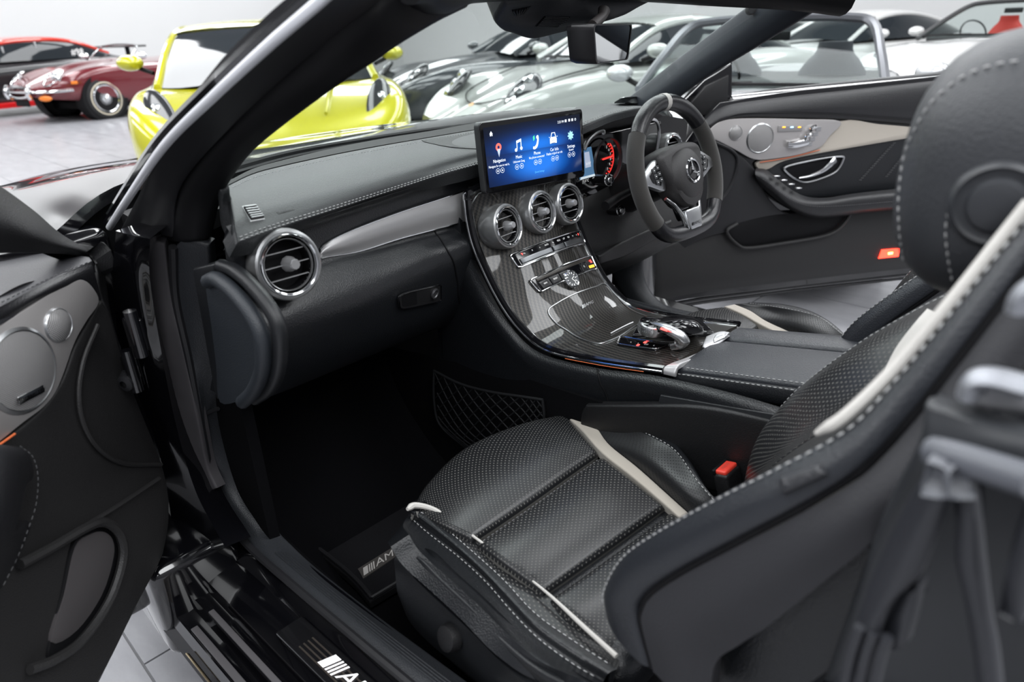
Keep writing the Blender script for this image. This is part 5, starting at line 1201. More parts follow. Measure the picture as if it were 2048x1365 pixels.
d.skin('armrest', [[(1512, 336, .02), (1535, 340, .03), (1565, 365, .045), (1605, 390, .05), (1650, 395, .05), (1720, 385, .05), (1850, 372, .05), (2000, 362, .05)],
                   [(1510, 344, .045), (1530, 352, .06), (1560, 380, .075), (1600, 402, .08), (1650, 405, .08), (1720, 396, .08), (1850, 385, .08), (2000, 375, .08)],
                   [(1512, 356, .05), (1535, 372, .068), (1570, 400, .082), (1610, 418, .085), (1660, 420, .085), (1730, 414, .085), (1850, 404, .085), (2000, 394, .085)],
                   [(1520, 370, .03), (1545, 390, .05), (1585, 418, .065), (1630, 432, .07), (1680, 430, .07), (1740, 422, .07), (1850, 412, .07), (2000, 402, .07)],
                   [(1525, 376, .0), (1550, 398, .01), (1590, 425, .02), (1630, 437, .02), (1680, 434, .02), (1740, 426, .02), (1850, 416, .02), (2000, 406, .02)]], DLEATH, .02, 24)
q = stitches(curve([d.P(*p) for p in ((1516, 352, .055), (1540, 368, .073), (1580, 398, .086), (1620, 412, .088), (1680, 412, .088), (1800, 402, .088))], 60), r=.0006); q.build('armrest_stitching', THREADD, drd, kind='stuff')
for k in range(4):
    q = MB(); f = k / 3; q.box(d.P(1552 + 44 * f, 352 + 24 * f, .066), (.022, .016, .005), R=np.array([d.D, d.n, A(0, 0, 1)]), bev=.002); q.build('window_switch', CHROME, drd)
# lower panel and pocket
d.skin('front_panel', [[(1405, 280, -.01), (1440, 290, .01), (1480, 310, .015), (1515, 345, .02)], [(1370, 360, -.01), (1430, 365, .01), (1470, 380, .02), (1530, 385, .02)], [(1330, 470, -.01), (1400, 460, .01), (1470, 440, .02), (1560, 420, .02)], [(1310, 540, -.01), (1400, 480, .01), (1500, 455, .02), (1590, 432, .02)]], DLEATH, .03, 20, 20)
d.tube('speaker_outline', [(1425, 282, .014), (1462, 300, .018), (1475, 320, .018), (1468, 355, .018), (1450, 390, .016), (1430, 410, .014)], .006, DLEATH)
d.skin('lower_panel', [[(1310, 500, .0), (1400, 470, .0), (1500, 450, .005), (1600, 434, .01), (1720, 424, .01), (1850, 412, .01), (2050, 392, .01)],
                       [(1310, 540, .01), (1400, 520, .012), (1500, 500, .015), (1600, 486, .018), (1720, 470, .02), (1850, 455, .02), (2050, 430, .02)],
                       [(1310, 580, .012), (1400, 560, .016), (1500, 548, .018), (1600, 535, .02), (1720, 522, .02), (1850, 508, .02), (2050, 480, .02)],
                       [(1310, 602, .0), (1400, 586, .0), (1500, 574, .0), (1600, 562, .0), (1720, 548, .0), (1850, 534, .0), (2050, 505, .0)]], DPLAST, .03, 24)
d.plate('pocket', [(1456, 462), (1475, 448), (1540, 432), (1620, 426), (1695, 424), (1690, 440), (1672, 458), (1640, 470), (1570, 482), (1500, 492), (1478, 486)], BLACK, .016, .006, bev=.001, label='dark door pocket')
d.tube('pocket_lip', [(1702, 424, .028), (1692, 442, .030), (1672, 462, .030), (1640, 474, .030), (1570, 486, .030), (1500, 496, .030), (1476, 490, .028), (1454, 464, .024), (1475, 447, .022)], .006, DPLAST, 50)
lp_ = d.plate('courtesy_lamp', [(1764, 500), (1802, 497), (1797, 514), (1758, 518)], REDPLAS, .018, .008, bev=.002, sm=0, label='glowing red door lamp'); lp_.data.materials[0] = mat('red_lamp', (.8, .03, .02), .3, emit=(1, .03, .015), estr=6)
q = MB(); q.box(d.P(1781, 507, .028), (.018, .003, .008), R=np.array([d.D, d.n, A(0, 0, 1)])); q.build('bulb', mat('lamp_core', (1, .4, .1), .3, emit=(1, .35, .05), estr=14), lp_)
for (v0, m_, r) in ((0, RUBBER, .007), (9, PAINTBLK, .008), (16, RUBBER, .006)):
    d.tube('bottom_seal', [(1312, 606 + v0, -.02), (1400, 590 + v0, -.02), (1500, 577 + v0, -.02), (1600, 564 + v0, -.02), (1850, 536 + v0, -.02), (2000, 516 + v0, -.02)], r, m_)
# mirror sail
d.plate('mirror_sail', [(1366, 205), (1410, 160), (1464, 127), (1462, 200), (1445, 232), (1400, 238)], GLOSSBLK, -.06, .03, bev=.004, sm=0)
d.plate('sail_cover', [(1384, 205), (1412, 172), (1458, 150), (1456, 200), (1440, 226), (1400, 232)], VINYL, -.03, .012, bev=.003, sm=0)
d.plate('mirror_housing', [(1420, 140), (1466, 122), (1466, 205), (1436, 215)], PAINTBLK, -.14, .06, bev=.01, sm=0)

psd = thing('car_door', 'near open passenger door with two silver speakers at the left edge', 'door', (-1.0, 1.0, .2), group='open car doors')
p = Door((-.84, 1.10, 0), (-.788, -.616, 0), psd)
p.plate('outer_shell', [(190, 575), (212, 600), (228, 660), (256, 760), (292, 860), (325, 940), (336, 1040), (325, 1110), (200, 1365), (120, 1520), (-500, 2200), (-700, 1150), (-60, 720), (20, 665), (110, 610)], PAINTBLK, -.11, .10, bev=.004, sm=0)
# ledge below the window
LZ = .910
led = Patch([[PZ(*q_, LZ) for q_ in ((-160, 508), (-60, 505), (60, 502), (120, 505), (181, 515))], [PZ(*q_, LZ + .002) for q_ in ((-160, 620), (-60, 580), (60, 538), (120, 522), (184, 519))], [PZ(*q_, LZ + .001) for q_ in ((-160, 690), (-60, 645), (0, 614), (95, 564), (185, 522))]], face=(-1, 1, 3))
slab(led, .02, 12, 24, rnd=.004).build('window_ledge', mat('ledge_leather', (.036, .036, .041), .45, bump=(450, .2, 'v')), psd)
q = stitches(led.line([(.93, .05), (.93, .98)], 60, .0006)); q.build('stitching', THREADD, psd, kind='stuff')
upr = [list(led.c[2]), [p.P(*q_) for q_ in ((-160, 720, .014), (-60, 672, .014), (10, 632, .014), (100, 580, .014), (192, 545, .010))], [p.P(*q_) for q_ in ((-160, 745, .005), (-60, 695, .005), (10, 650, .005), (105, 597, .005), (206, 600, .0))]]
slab(Patch(upr), .03, 14, 30, rnd=.004, sides='v').build('upper_panel', DLEATH, psd)
al2 = p.plate('aluminium_trim', [(-150, 735), (-60, 690), (0, 652), (75, 604), (130, 570), (162, 559), (184, 572), (199, 604), (176, 640), (156, 674), (143, 705), (130, 743), (112, 785), (88, 815), (45, 848), (0, 884), (-60, 925), (-150, 985)], DALU, -.004, .016, label='brushed aluminium trim with two speakers')
speaker(p, 43, 742, .051, al2, .012); s2_ = speaker(p, 115, 650, .022, al2, .012)
bo, be = p.P(64, 790, .022), p.D * -1
q = MB(); q.text('Burmester', .011, lambda a, b, dd: bo + unit(p.P(84, 783, .022) - p.P(45, 803, .022)) * a + A(0, 0, 1) * b * .9 + p.n * dd, 0); q.build('speaker_badge', BLACK, al2)
q = MB(); q.box(bo + p.n * -.001, (.042, .0012, .010), R=np.array([unit(p.P(84, 783, .022) - p.P(45, 803, .022)), p.n, np.cross(unit(p.P(84, 783, .022) - p.P(45, 803, .022)), p.n)]), bev=.0004); q.build('badge_plate', CHROME, al2)
p.skin('lower_panel', [[(204, 600, .004), (180, 640, .006), (150, 695, .008), (120, 770, .008), (60, 840, .008), (-150, 990, .008)],
                       [(224, 640, .004), (212, 720, .008), (200, 800, .010), (175, 860, .010), (110, 910, .010), (-150, 1060, .010)],
                       [(258, 760, .002), (258, 820, .008), (252, 880, .010), (238, 930, .010), (150, 985, .010), (-150, 1150, .010)],
                       [(325, 935, .0), (322, 960, .006), (300, 985, .010), (270, 1000, .012), (150, 1075, .012), (-150, 1250, .012)],
                       [(338, 1030, .0), (325, 1060, .006), (290, 1110, .012), (250, 1180, .014), (150, 1250, .014), (-150, 1450, .014)],
                       [(326, 1110, -.005), (310, 1145, .0), (270, 1220, .004), (200, 1360, .006), (100, 1500, .006), (-150, 1750, .006)]], DPLAST, .03, 40, 40, rnd=.006)
p.tube('panel_ridge', [(196, 650, .014), (168, 720, .016), (158, 790, .016), (168, 850, .016), (200, 900, .016), (250, 928, .014), (322, 930, .008)], .0035, DPLAST, 50)
p.tube('panel_crease', [(318, 958, .012), (240, 1010, .014), (150, 1065, .014), (60, 1115, .014)], .004, DPLAST)
p.plate('pocket', [(98, 1300), (125, 1190), (150, 1085), (180, 1062), (210, 1056), (232, 1075), (238, 1115), (215, 1195), (160, 1275), (110, 1315)], BLACK, .012, .006, bev=.001, label='dark door pocket')
p.plate('pocket_back', [(104, 1285), (130, 1190), (152, 1095), (180, 1070), (208, 1064), (226, 1080), (228, 1115), (205, 1190), (155, 1262)], mat('pocket_felt', (.05, .045, .047), .9), .013, .007, bev=.001)
p.tube('pocket_lip', [(60, 1340, .022), (110, 1320, .026), (165, 1280, .026), (220, 1200, .026), (246, 1118, .026), (240, 1070, .026), (212, 1046, .026), (175, 1055, .026), (100, 1098, .022), (40, 1130, .02)], .007, DPLAST, 60)
p.skin('armrest', [[(-120, 880, .02), (-40, 885, .04), (10, 888, .05), (48, 896, .045), (66, 920, .04), (70, 965, .03)], [(-120, 900, .06), (-40, 905, .07), (10, 912, .075), (40, 922, .07), (52, 945, .06), (55, 980, .05)], [(-120, 1010, .07), (-40, 1010, .08), (0, 1010, .085), (25, 1015, .08), (36, 1020, .07), (44, 1030, .06)], [(-120, 1150, .06), (-60, 1140, .07), (-20, 1120, .07), (5, 1100, .065), (22, 1080, .06), (36, 1062, .05)], [(-120, 1260, .01), (-40, 1240, .01), (0, 1190, .01), (30, 1140, .01), (52, 1090, .01), (72, 1040, .01)]], DLEATH, .03, 24, 24, rnd=.01, label='black leather armrest')
q = stitches(curve([p.P(*q_) for q_ in ((40, 893, .05), (66, 915, .045), (76, 955, .04), (72, 1010, .03), (56, 1060, .025), (35, 1115, .02), (0, 1185, .02))], 60)); q.build('armrest_stitching', THREADD, psd, kind='stuff')
p.tube('ambient_line', [(-100, 955, .014), (0, 889, .014), (30, 868, .014)], .0014, AMBER, 16)
# mirror sail and frame at the top left
p.skin('mirror_sail', [[(-140, 300, -.04), (-60, 330, -.04), (0, 368, -.04), (70, 420, -.04), (122, 466, -.04), (180, 500, -.04)], [(-140, 420, -.01), (-60, 430, -.005), (10, 445, -.01), (70, 470, -.01), (120, 490, -.02), (180, 505, -.03)], [(-140, 512, -.03), (-60, 510, -.02), (20, 508, -.02), (80, 508, -.02), (130, 510, -.03), (184, 516, -.035)]], VINYL, .03, 20, 30)
p.skin('front_edge', [[(150, 485, -.05), (200, 500, -.05), (212, 560, -.05), (225, 640, -.05), (258, 760, -.05)], [(184, 516, -.03), (196, 545, -.01), (204, 590, -.005), (224, 640, .0), (258, 760, .0)]], VINYL, .03, 10, 30)
# ================================================================ loose things in the cabin
# floor mat and its lettering
mp_ = Patch([[PZ(*q_, .205) for q_ in ((500, 935), (640, 860), (800, 800))], [PZ(*q_, .200) for q_ in ((560, 1040), (700, 960), (860, 900))], [PZ(*q_, .196) for q_ in ((690, 1150), (840, 1060), (1000, 980))], [PZ(*q_, .195) for q_ in ((740, 1205), (900, 1110), (1060, 1030))]], face=(-.4, 1, 3))
fm = thing('floor_mat', 'black carpet floor mat with silver lettering in the passenger footwell', 'floor mat', (-.4, 1.0, .17))
slab(mp_, .016, 20, 20, rnd=.004).build('mat_carpet', MATCARPET, fm)
q = MB(); q.tube(np.vstack([mp_.line([(.02, .02), (.98, .02)], 20, .002), mp_.line([(.98, .02), (.98, .98)], 20, .002)]), .005, 8); q.build('mat_border', RUBBER, fm)
lf = quad_on(mp_, (715, 1140), (808, 1082), (820, 1096), (726, 1160), d=.002); lb = slab(lf, .003, 6, 10).build('label_patch', mat('label_cloth', (.05, .045, .042), .8), fm)
lw, lh = np.linalg.norm(lf.pt(.5, 1) - lf.pt(.5, 0)), np.linalg.norm(lf.pt(1, .5) - lf.pt(0, .5))
q = MB(); amg(q, lambda a, b, dd: lf.pt(np.clip(.5 - b / lh, 0, 1), np.clip(.5 + a / lw, 0, 1), dd), min(lh * .75, lw / 6.4)); q.build('lettering', mat('woven_silver', (.5, .48, .46), .6), lb)
# luggage net on the tunnel
net = thing('cargo_net', 'black elastic storage net stretched on the tunnel side', 'net', (-.19, 1.0, .3))
npx = [[(868, 742), (920, 768), (980, 784), (1045, 794), (1085, 800)], [(868, 800), (920, 822), (980, 830), (1045, 836), (1088, 836)], [(880, 850), (925, 870), (985, 880), (1040, 874), (1080, 860)], [(930, 895), (960, 912), (1000, 905), (1035, 885), (1060, 868)]]
NP = Patch([[PX(u, v, -.185 - .012 * math.sin(math.pi * j / 4)) for j, (u, v) in enumerate(r)] for r in npx])
CORD = mat('net_cord', (.012, .0125, .014), .7, spec=.2)
q = MB(); q.tube(np.vstack([NP.line([(0, 0), (0, 1)], 24), NP.line([(.02, 1), (1, 1)], 16), NP.line([(1, .97), (1, 0)], 20), NP.line([(.97, 0), (.03, 0)], 16)]), .003, 8, closed=True); q.build('border_cord', CORD, net)
for k in range(-7, 12):
    for sg in (1, -1):
        pts_ = []
        for t in np.linspace(0, 1, 14):
            v = (k / 11 + t * .55) if sg > 0 else (k / 11 + .55 - t * .55)
            if 0 <= v <= 1: pts_.append(NP.pt(t, v))
        if len(pts_) > 2: q = MB(); q.tube(pts_, .0016, 5); q.build('net_strand', CORD, net)
# tunnel carpet behind the net
tc_ = Patch([[PX(u, v, -.172) for u, v in ((740, 690), (860, 715), (1000, 742), (1120, 780), (1230, 815))], [PX(u, v, -.178) for u, v in ((740, 800), (860, 830), (1000, 850), (1120, 860), (1230, 870))], [PX(u, v, -.172) for u, v in ((740, 960), (860, 980), (1000, 990), (1120, 990), (1230, 990))]])
slab(tc_, .01, 12, 24).build('tunnel_carpet', CARPET, car)
# belt buckle
bk_ = thing('belt_buckle', 'seat belt buckle with a bright red release button beside the seat', 'buckle', (-.19, .45, .40))
bc = PX(1452, 938, -.195); bz = unit(A(-.1, .25, 1)); bx = A(1, 0, 0); by = np.cross(bz, bx)
q = MB(); q.box(bc - bz * .036, (.044, .026, .07), R=np.array([bx, by, bz]), bev=.005); q.build('housing', VINYL, bk_)
q = MB(); q.box(bc + bz * .001 - by * .0, (.038, .020, .008), R=np.array([bx, by, bz]), bev=.003); q.build('release_button', REDPLAS, bk_, label='red release button')
q = MB(); q.text('PRESS', .008, lambda a, b, dd: bc + bx * a + by * b + bz * (.0054 + dd), 0); q.build('lettering', mat('button_letter', (.6, .1, .08), .4), bk_)
q = MB(); q.box(bc + by * .010 + bz * .001, (.044, .006, .010), R=np.array([bx, by, bz]), bev=.002); q.build('tongue_slot', BLACK, bk_)
# belt guide close to the viewpoint
bg_ = thing('belt_guide', 'blurred grey seat belt feeder arm close to the viewpoint', 'belt guide', (-.7, .0, .8))
GM = mat('guide_grey', (.022, .023, .028), .42)
q = MB(); q.tube(curve([PX(*q_) for q_ in ((1868, 905, -.70), (1900, 912, -.705), (1960, 930, -.71), (2060, 962, -.715))], 16), .0085, 10); q.build('guide_bar', mat('guide_bar_grey', (.09, .095, .11), .4), bg_)
def gskin(name, a, b, x0, x1, m_=GM, t=.012, bul=.008):
    Aa = np.array(Xs(a, x0)); Bb = np.array(Xs(b, x1)); slab(Patch([Aa, (Aa + Bb) / 2 + A(-bul, -.003, 0), Bb]), t, 10, 30, rnd=.005).build(name, m_, bg_)
gskin('guide_arm', [(1868, 915), (1830, 960), (1785, 1040), (1740, 1140), (1705, 1240), (1690, 1300), (1650, 1400)], [(1925, 960), (1905, 1010), (1880, 1080), (1850, 1150), (1800, 1190), (1770, 1260), (1730, 1400)], -.70, -.705)
gskin('guide_arm', [(1905, 940), (1905, 1030), (1900, 1110), (1915, 1180), (1930, 1260), (1950, 1400)], [(1965, 960), (1975, 1040), (1985, 1130), (1995, 1220), (2010, 1300), (2020, 1400)], -.705, -.70)
gskin('guide_arm', [(2048, 1000), (2020, 1080), (2000, 1150), (2005, 1230)], [(2120, 1020), (2100, 1080), (2080, 1160), (2060, 1240)], -.72, -.72)
gskin('guide_knuckle', [(1868, 925), (1880, 960), (1890, 980)], [(1915, 930), (1905, 965), (1895, 985)], -.715, -.715, mat('knuckle_grey', (.11, .115, .13), .35))
gskin('guide_web', [(1790, 1180), (1760, 1240), (1750, 1290)], [(1870, 1120), (1850, 1210), (1830, 1280)], -.695, -.695)
for k in range(3):
    q = MB(); q.tube(curve(Xs([(1720 + 28 * k, 1255 + 10 * k), (1700 + 30 * k, 1320), (1680 + 30 * k, 1420)], -.71), 12), .0035, 8); q.build('guide_rib', GM, bg_)
# rear side trim behind the guide
rt = Patch([Xs([(1840, 800), (1900, 820), (1990, 850), (2100, 870)], [-.66, -.665, -.67, -.675]), Xs([(1820, 900), (1900, 920), (1990, 930), (2100, 950)], [-.665, -.67, -.675, -.68]), Xs([(1740, 1080), (1850, 1100), (1980, 1110), (2100, 1120)], [-.64, -.645, -.65, -.655]), Xs([(1640, 1380), (1780, 1400), (1950, 1420), (2100, 1440)], [-.62, -.62, -.62, -.62])])
slab(rt, .02, 20, 20, rnd=.01).build('belt_cover', mat('cover_grey', (.028, .03, .034), .45), bg_)
# ambient light lines of the console
q = MB(); q.tube(xo(.026, -.002)[46:58], .0006, 6); q.build('ambient_line', AMBER, con)
# ================================================================ cars parked in the showroom
DGLASS = mat('dark_car_glass', (.02, .024, .028), .05, spec=.45)
TYRE = mat('tyre_rubber', (.012, .012, .013), .7)
ALLOY = mat('alloy_grey', (.30, .31, .32), .3, metal=.9)
ALLOYD = mat('alloy_dark', (.05, .05, .055), .3, metal=.8)
HEADL = mat('headlight_dark', (.03, .032, .035), .12, coat=.5)
LENS = mat('headlight_lens', (.75, .78, .80), .12, metal=.9)
AMBERL = mat('amber_lens', (.85, .22, .02), .25, coat=.5)
def paint(name, col, rough=.22): return mat(name, col, rough, metal=.15, coat=1.0)
class BgCar:
    def __init__(s, name, label, pos, fwd, sc=1.0, group=None):
        s.f = unit(A(fwd[0], fwd[1], 0)); s.l = A(-s.f[1], s.f[0], 0); s.o = A(pos[0], pos[1], 0); s.sc = sc
        s.root = thing(name, label, 'car', (pos[0], pos[1], 0), group)
    def W(s, x, y, z): return s.o + (s.f * x + s.l * y + A(0, 0, 1) * z) * s.sc
    def G(s, g): g = np.array(g, float); return s.o + s.sc * (g[..., 0:1] * s.f + g[..., 1:2] * s.l + g[..., 2:3] * A(0, 0, 1))
    def body(s, sts, m_, nu=48):
        def sec(x, w, zb, zs, zt, c=.015):
            h = [(-w * .88, zb), (-w * .97, zb + .07), (-w, zb * .5 + zs * .5), (-w * .985, zs - .07), (-w * .90, zs), (-w * .66, zs * .45 + zt * .55), (-w * .33, zt), (0, zt + c)]
            return [(x, y, z) for y, z in h + [(-y, z) for y, z in h[-2::-1]]]
        rws_ = np.array([sec(*q_) for q_ in sts]); P = Patch(rws_); P.sg = 1
        g = P.ev(np.linspace(0, 1, nu), np.linspace(0, 1, 43)); s.bp = P
        q = MB(); q.grid(s.G(g)); q.fan(s.G(g[0])); q.fan(s.G(g[-1])[::-1])
        return q.build('body', m_, s.root)
    def cabin(s, sts, m_paint, roof=(0.3, .75), glass=DGLASS, pil=.03):
        def sec(x, wb, zb, wt, zt):
            h = [(-wb, zb), (-(wb * .45 + wt * .55) * 1.02, zb * .45 + zt * .55), (-wt, zt - .05 * (zt - zb) / .4), (-wt * .8, zt - .01), (-wt * .4, zt + .01), (0, zt + .015)]
            return [(x, y, z) for y, z in h + [(-y, z) for y, z in h[-2::-1]]]
        rws_ = np.array([sec(*q_) for q_ in sts]); P = Patch(rws_)
        g = P.ev(np.linspace(0, 1, 40), np.linspace(0, 1, 31)); q = MB(); q.grid(s.G(g)); q.build('glasshouse', glass, s.root)
        g = P.ev(np.linspace(*roof, 20), np.linspace(.185, .815, 21)); n0 = g + A(0, 0, .012); q = MB(); q.grid(s.G(n0)); q.grid(s.G(g)[::-1]); q.build('roof', m_paint, s.root)
        for v in (.2, .8):
            c = P.ev(np.linspace(0, 1, 24), [v])[:, 0]; q = MB(); q.tube(s.G(c), pil * s.sc, 8, up=(0, 0, 1)); q.build('roof_rail', m_paint, s.root)
        return P
    def wheel(s, x, y, R, wd=.22, m_=None, spokes=10, white=False, wire=False):
        sg = 1 if y > 0 else -1; c = s.W(x, y, R); ax = s.l * sg; k = s.sc
        q = MB(); q.lathe([(R * .62 * k, 0.01), (R * .70 * k, .012), (R * .94 * k, 0), (R * k, -.03 * k), (R * k, -wd * .85 * k), (R * .9 * k, -wd * k), (R * .6 * k, -wd * k)], c, ax, 36); wo_ = q.build('wheel', TYRE, s.root)
        m_ = m_ or ALLOY
        if white: q = MB(); q.lathe([(R * .74 * k, .015), (R * .80 * k, .014), (R * .80 * k, .004)], c, ax, 40); q.build('whitewall', mat('whitewall', (.62, .56, .44), .6), wo_)
        q = MB(); q.lathe([(R * .56 * k, -.06), (R * .60 * k, .008), (R * .66 * k, .014), (R * .68 * k, .006)], c, ax, 36); q.build('rim', m_, wo_)
        q = MB(); q.lathe([(0, -.09), (R * .6 * k, -.09)], c, ax, 24); q.build('wheel_back', BLACK, wo_)
        x_ = unit(np.cross(A(0, 0, 1), ax)); z_ = np.cross(ax, x_)
        q = MB(); q.lathe([(0, .03 if wire else .012), (R * .10 * k, .02 if wire else .010), (R * .13 * k, -.04)], c, ax, 14); q.build('hub_cap', m_, wo_)
        q = MB()
        for i in range(spokes):
            t = 2 * math.pi * i / spokes; d1 = x_ * math.cos(t) + z_ * math.sin(t); t2 = t + (.28 * (-1) ** i if wire else 0); d2 = x_ * math.cos(t2) + z_ * math.sin(t2)
            q.tube([c + d1 * R * .09 * k + ax * .0, c + d2 * R * .6 * k + ax * (-.03 if wire else .0)], (.004 if wire else .016) * k, 5)
        q.build('spokes', m_, wo_, kind='stuff')
        return wo_
    def arch(s, x, y, R):
        sg = 1 if y > 0 else -1; q = MB(); q.lathe([(0, .0), (R, .0), (R, -.25)], s.W(x, y, R * .86), s.l * sg, 32); q.build('wheel_arch', BLACK, s.root)
    def wheels(s, xf, xr, y, R, **k):
        for x in (xf, xr):
            for sg in (1, -1): s.arch(x, sg * (y - .01), R * 1.16); s.wheel(x, sg * y, R, **k)
    def lamp(s, x, y, z, nrm, a, b, tilt=0, m_=None, lens=2, name='headlight', dome=.25):
        n_ = unit(s.f * nrm[0] + s.l * nrm[1] + A(0, 0, 1) * nrm[2]); c = s.W(x, y, z)
        up = A(0, 0, 1) - n_ * n_[2]; up = unit(up); sd = np.cross(up, n_); up2 = up * math.cos(tilt) + sd * math.sin(tilt)
        q = MB(); q.lathe([(b * s.sc * math.cos(t), b * dome * s.sc * math.sin(t)) for t in np.linspace(-.5, math.pi / 2, 9)], c, n_, 28, sx=a / b, xref=up2); h = q.build(name, m_ or HEADL, s.root)
        for i in range(lens):
            o = up2 * (a * .5 * (i - (lens - 1) / 2) * 1.1) * s.sc; q = MB(); q.lathe([(0, b * (dome + .10) * s.sc), (b * .30 * s.sc, b * (dome + .04) * s.sc), (b * .42 * s.sc, 0)], c + o, n_, 16); q.build('lens', LENS, h)
        return h
    def box(s, name, x, y, z, sx, sy, sz, m_, bev=.01, par=None, rot=0):
        q = MB(); R = np.array([s.f, s.l, A(0, 0, 1)]); q.box(s.W(x, y, z), (sx * s.sc, sy * s.sc, sz * s.sc), R=R, bev=bev); return q.build(name, m_, par or s.root)
    def tube(s, name, pts, r, m_, par=None, n=20, close=False):
        q = MB(); c = closed(s.G(np.array(pts)), 4) if close else curve(s.G(np.array(pts)), n); q.tube(c, r * s.sc, 8, closed=close); return q.build(name, m_, par or s.root)
    def mirror(s, x, y, z, m_):
        sg = 1 if y > 0 else -1
        q = MB(); q.lathe([(.10 * s.sc * math.cos(t), .10 * s.sc * math.sin(t)) for t in np.linspace(-.3, math.pi / 2, 8)], s.W(x, y, z), s.f, 18, sx=.62, xref=(0, 0, 1)); mo_ = q.build('door_mirror', m_, s.root)
        q = MB(); q.tube([s.W(x - .02, y - sg * .05, z - .04), s.W(x + .05, y - sg * .16, z - .08)], .018, 8); q.build('mirror_foot', BLACK, mo_)
    def seat(s, x, y, m_):
        q = MB(); n_ = 14
        pr = curve([(0, .5), (-.08, .75), (-.14, .95), (-.15, 1.08), (-.14, 1.18)], n_); wv = np.interp(np.linspace(0, 1, n_), [0, .5, .72, .8, 1], [.25, .25, .17, .13, .12])
        g = np.array([[(x + a + .05 * math.cos(t), y + w * math.sin(t), b) for t in np.linspace(0, 2 * math.pi, 17)[:-1]] for (a, b), w in zip(pr, wv)]); q.grid(s.G(g), cv=True); q.fan(s.G(g[-1])); q.build('seat_back', m_, s.root)

# ---- maroon classic sports car
M_ = paint('maroon_paint', (.14, .012, .018))
c = BgCar('classic_sports_car', 'maroon classic sports car with chrome oval grille and whitewall wire wheels', (2.74 + .97 * 1.22, 14.36 + .24 * 1.22), (-.97, -.24))
c.body([(-2.2, .35, .45, .62, .68), (-1.9, .62, .34, .76, .86), (-1.2, .80, .26, .84, .95), (-.3, .82, .24, .84, .93), (.4, .82, .24, .84, .92, .03), (.9, .82, .26, .85, .88, .05), (1.3, .80, .30, .83, .82, .06), (1.65, .74, .34, .76, .72, .06), (1.95, .58, .38, .64, .62, .04), (2.12, .36, .42, .56, .56, .02), (2.2, .20, .45, .52, .53)], M_)
c.tube('windscreen_frame', [(.52, .62, .93), (.30, .56, 1.12), (.26, .3, 1.16), (.25, 0, 1.17), (.26, -.3, 1.16), (.30, -.56, 1.12), (.52, -.62, .93)], .014, CHROME, n=40)
c.wheels(1.22, -1.22, .80, .335, m_=CHROME, spokes=44, white=True, wire=True)
c.tube('grille_ring', [(2.17, .33, .50), (2.19, .22, .57), (2.2, 0, .59), (2.19, -.22, .57), (2.17, -.33, .50), (2.19, -.22, .43), (2.2, 0, .41), (2.19, .22, .43)], .02, CHROME, close=True)
c.lamp(2.16, 0, .50, (1, 0, 0), .075, .30, 0, BLACK, 0, 'grille', dome=.1); c.tube('grille_bar', [(2.2, .32, .50), (2.22, 0, .50), (2.2, -.32, .50)], .016, CHROME)
for sg in (1, -1):
    c.lamp(1.82, .56 * sg, .71, (.9, .25 * sg, .35), .10, .10, 0, LENS, 1); c.tube('headlight_ring', [(1.72, .60 * sg, .79), (1.85, .68 * sg, .70), (1.98, .60 * sg, .60), (2.02, .50 * sg, .60), (1.92, .45 * sg, .70), (1.8, .47 * sg, .78)], .012, CHROME, close=True)
    c.tube('bumper', [(2.17, .30 * sg, .50), (2.12, .48 * sg, .50), (1.98, .66 * sg, .50), (1.72, .79 * sg, .51)], .022, CHROME); c.tube('overrider', [(2.19, .33 * sg, .40), (2.22, .34 * sg, .50), (2.17, .33 * sg, .60)], .035, CHROME)
    c.lamp(2.06, .52 * sg, .40, (.85, .5 * sg, 0), .045, .11, 0, AMBERL, 0, 'indicator'); c.box('side_lamp', 1.66, .755 * sg, .62, .10, .02, .045, AMBERL, .004); c.mirror(.45, .88 * sg, .98, CHROME)
pl_ = c.box('number_plate', 2.17, 0, .33, .015, .42, .11, BLACK, .004)
c.box('exhaust_tray', -.2, 0, .22, 3.2, 1.2, .12, BLACK)

# ---- red and black racing coupe
M_ = paint('race_red', (.62, .035, .015)); MB_ = paint('race_black', (.012, .012, .014), .3)
c = BgCar('racing_coupe', 'red-roofed black racing coupe with rear wing beyond the maroon car', (2.35, 17.0), (-.97, -.24))
c.body([(-2.3, .75, .35, .82, .90), (-1.9, .90, .28, .90, .98), (-1.2, .95, .22, .92, 1.0), (0, .95, .2, .90, .96), (.9, .95, .2, .86, .92), (1.6, .95, .2, .78, .82), (2.1, .90, .2, .66, .70), (2.35, .75, .25, .55, .58)], MB_)
c.cabin([(1.05, .78, .90, .72, .93), (.45, .80, .93, .62, 1.26), (-.3, .80, .94, .62, 1.34), (-1.0, .78, .95, .58, 1.28), (-1.75, .70, .96, .50, 1.0)], M_, (.22, .93), pil=.045)
c.wheels(1.38, -1.38, .93, .35, m_=ALLOYD, spokes=10)
c.box('rear_wing', -2.25, 0, 1.12, .32, 1.75, .04, MB_, .01); c.box('wing_post', -2.2, .5, 1.03, .1, .03, .2, BLACK); c.box('wing_post', -2.2, -.5, 1.03, .1, .03, .2, BLACK)
c.box('front_splitter', 2.25, 0, .16, .45, 1.9, .14, paint('splitter_red', (.65, .01, .012)), .02)
c.box('side_skirt', 0, .95, .2, 2.2, .06, .1, paint('splitter_red', (.65, .01, .012)), .01); c.mirror(.75, .98, 1.0, MB_); c.box('window_bar', -.25, .70, 1.10, .03, .03, .32, SATCHROME, .005); c.box('window_bar', .35, .72, 1.06, .03, .03, .26, SATCHROME, .005)
for sg in (1, -1): c.lamp(2.12, .66 * sg, .62, (.9, .35 * sg, .25), .07, .16, .2, mat('race_lamp', (.6, .6, .62), .2), 1)
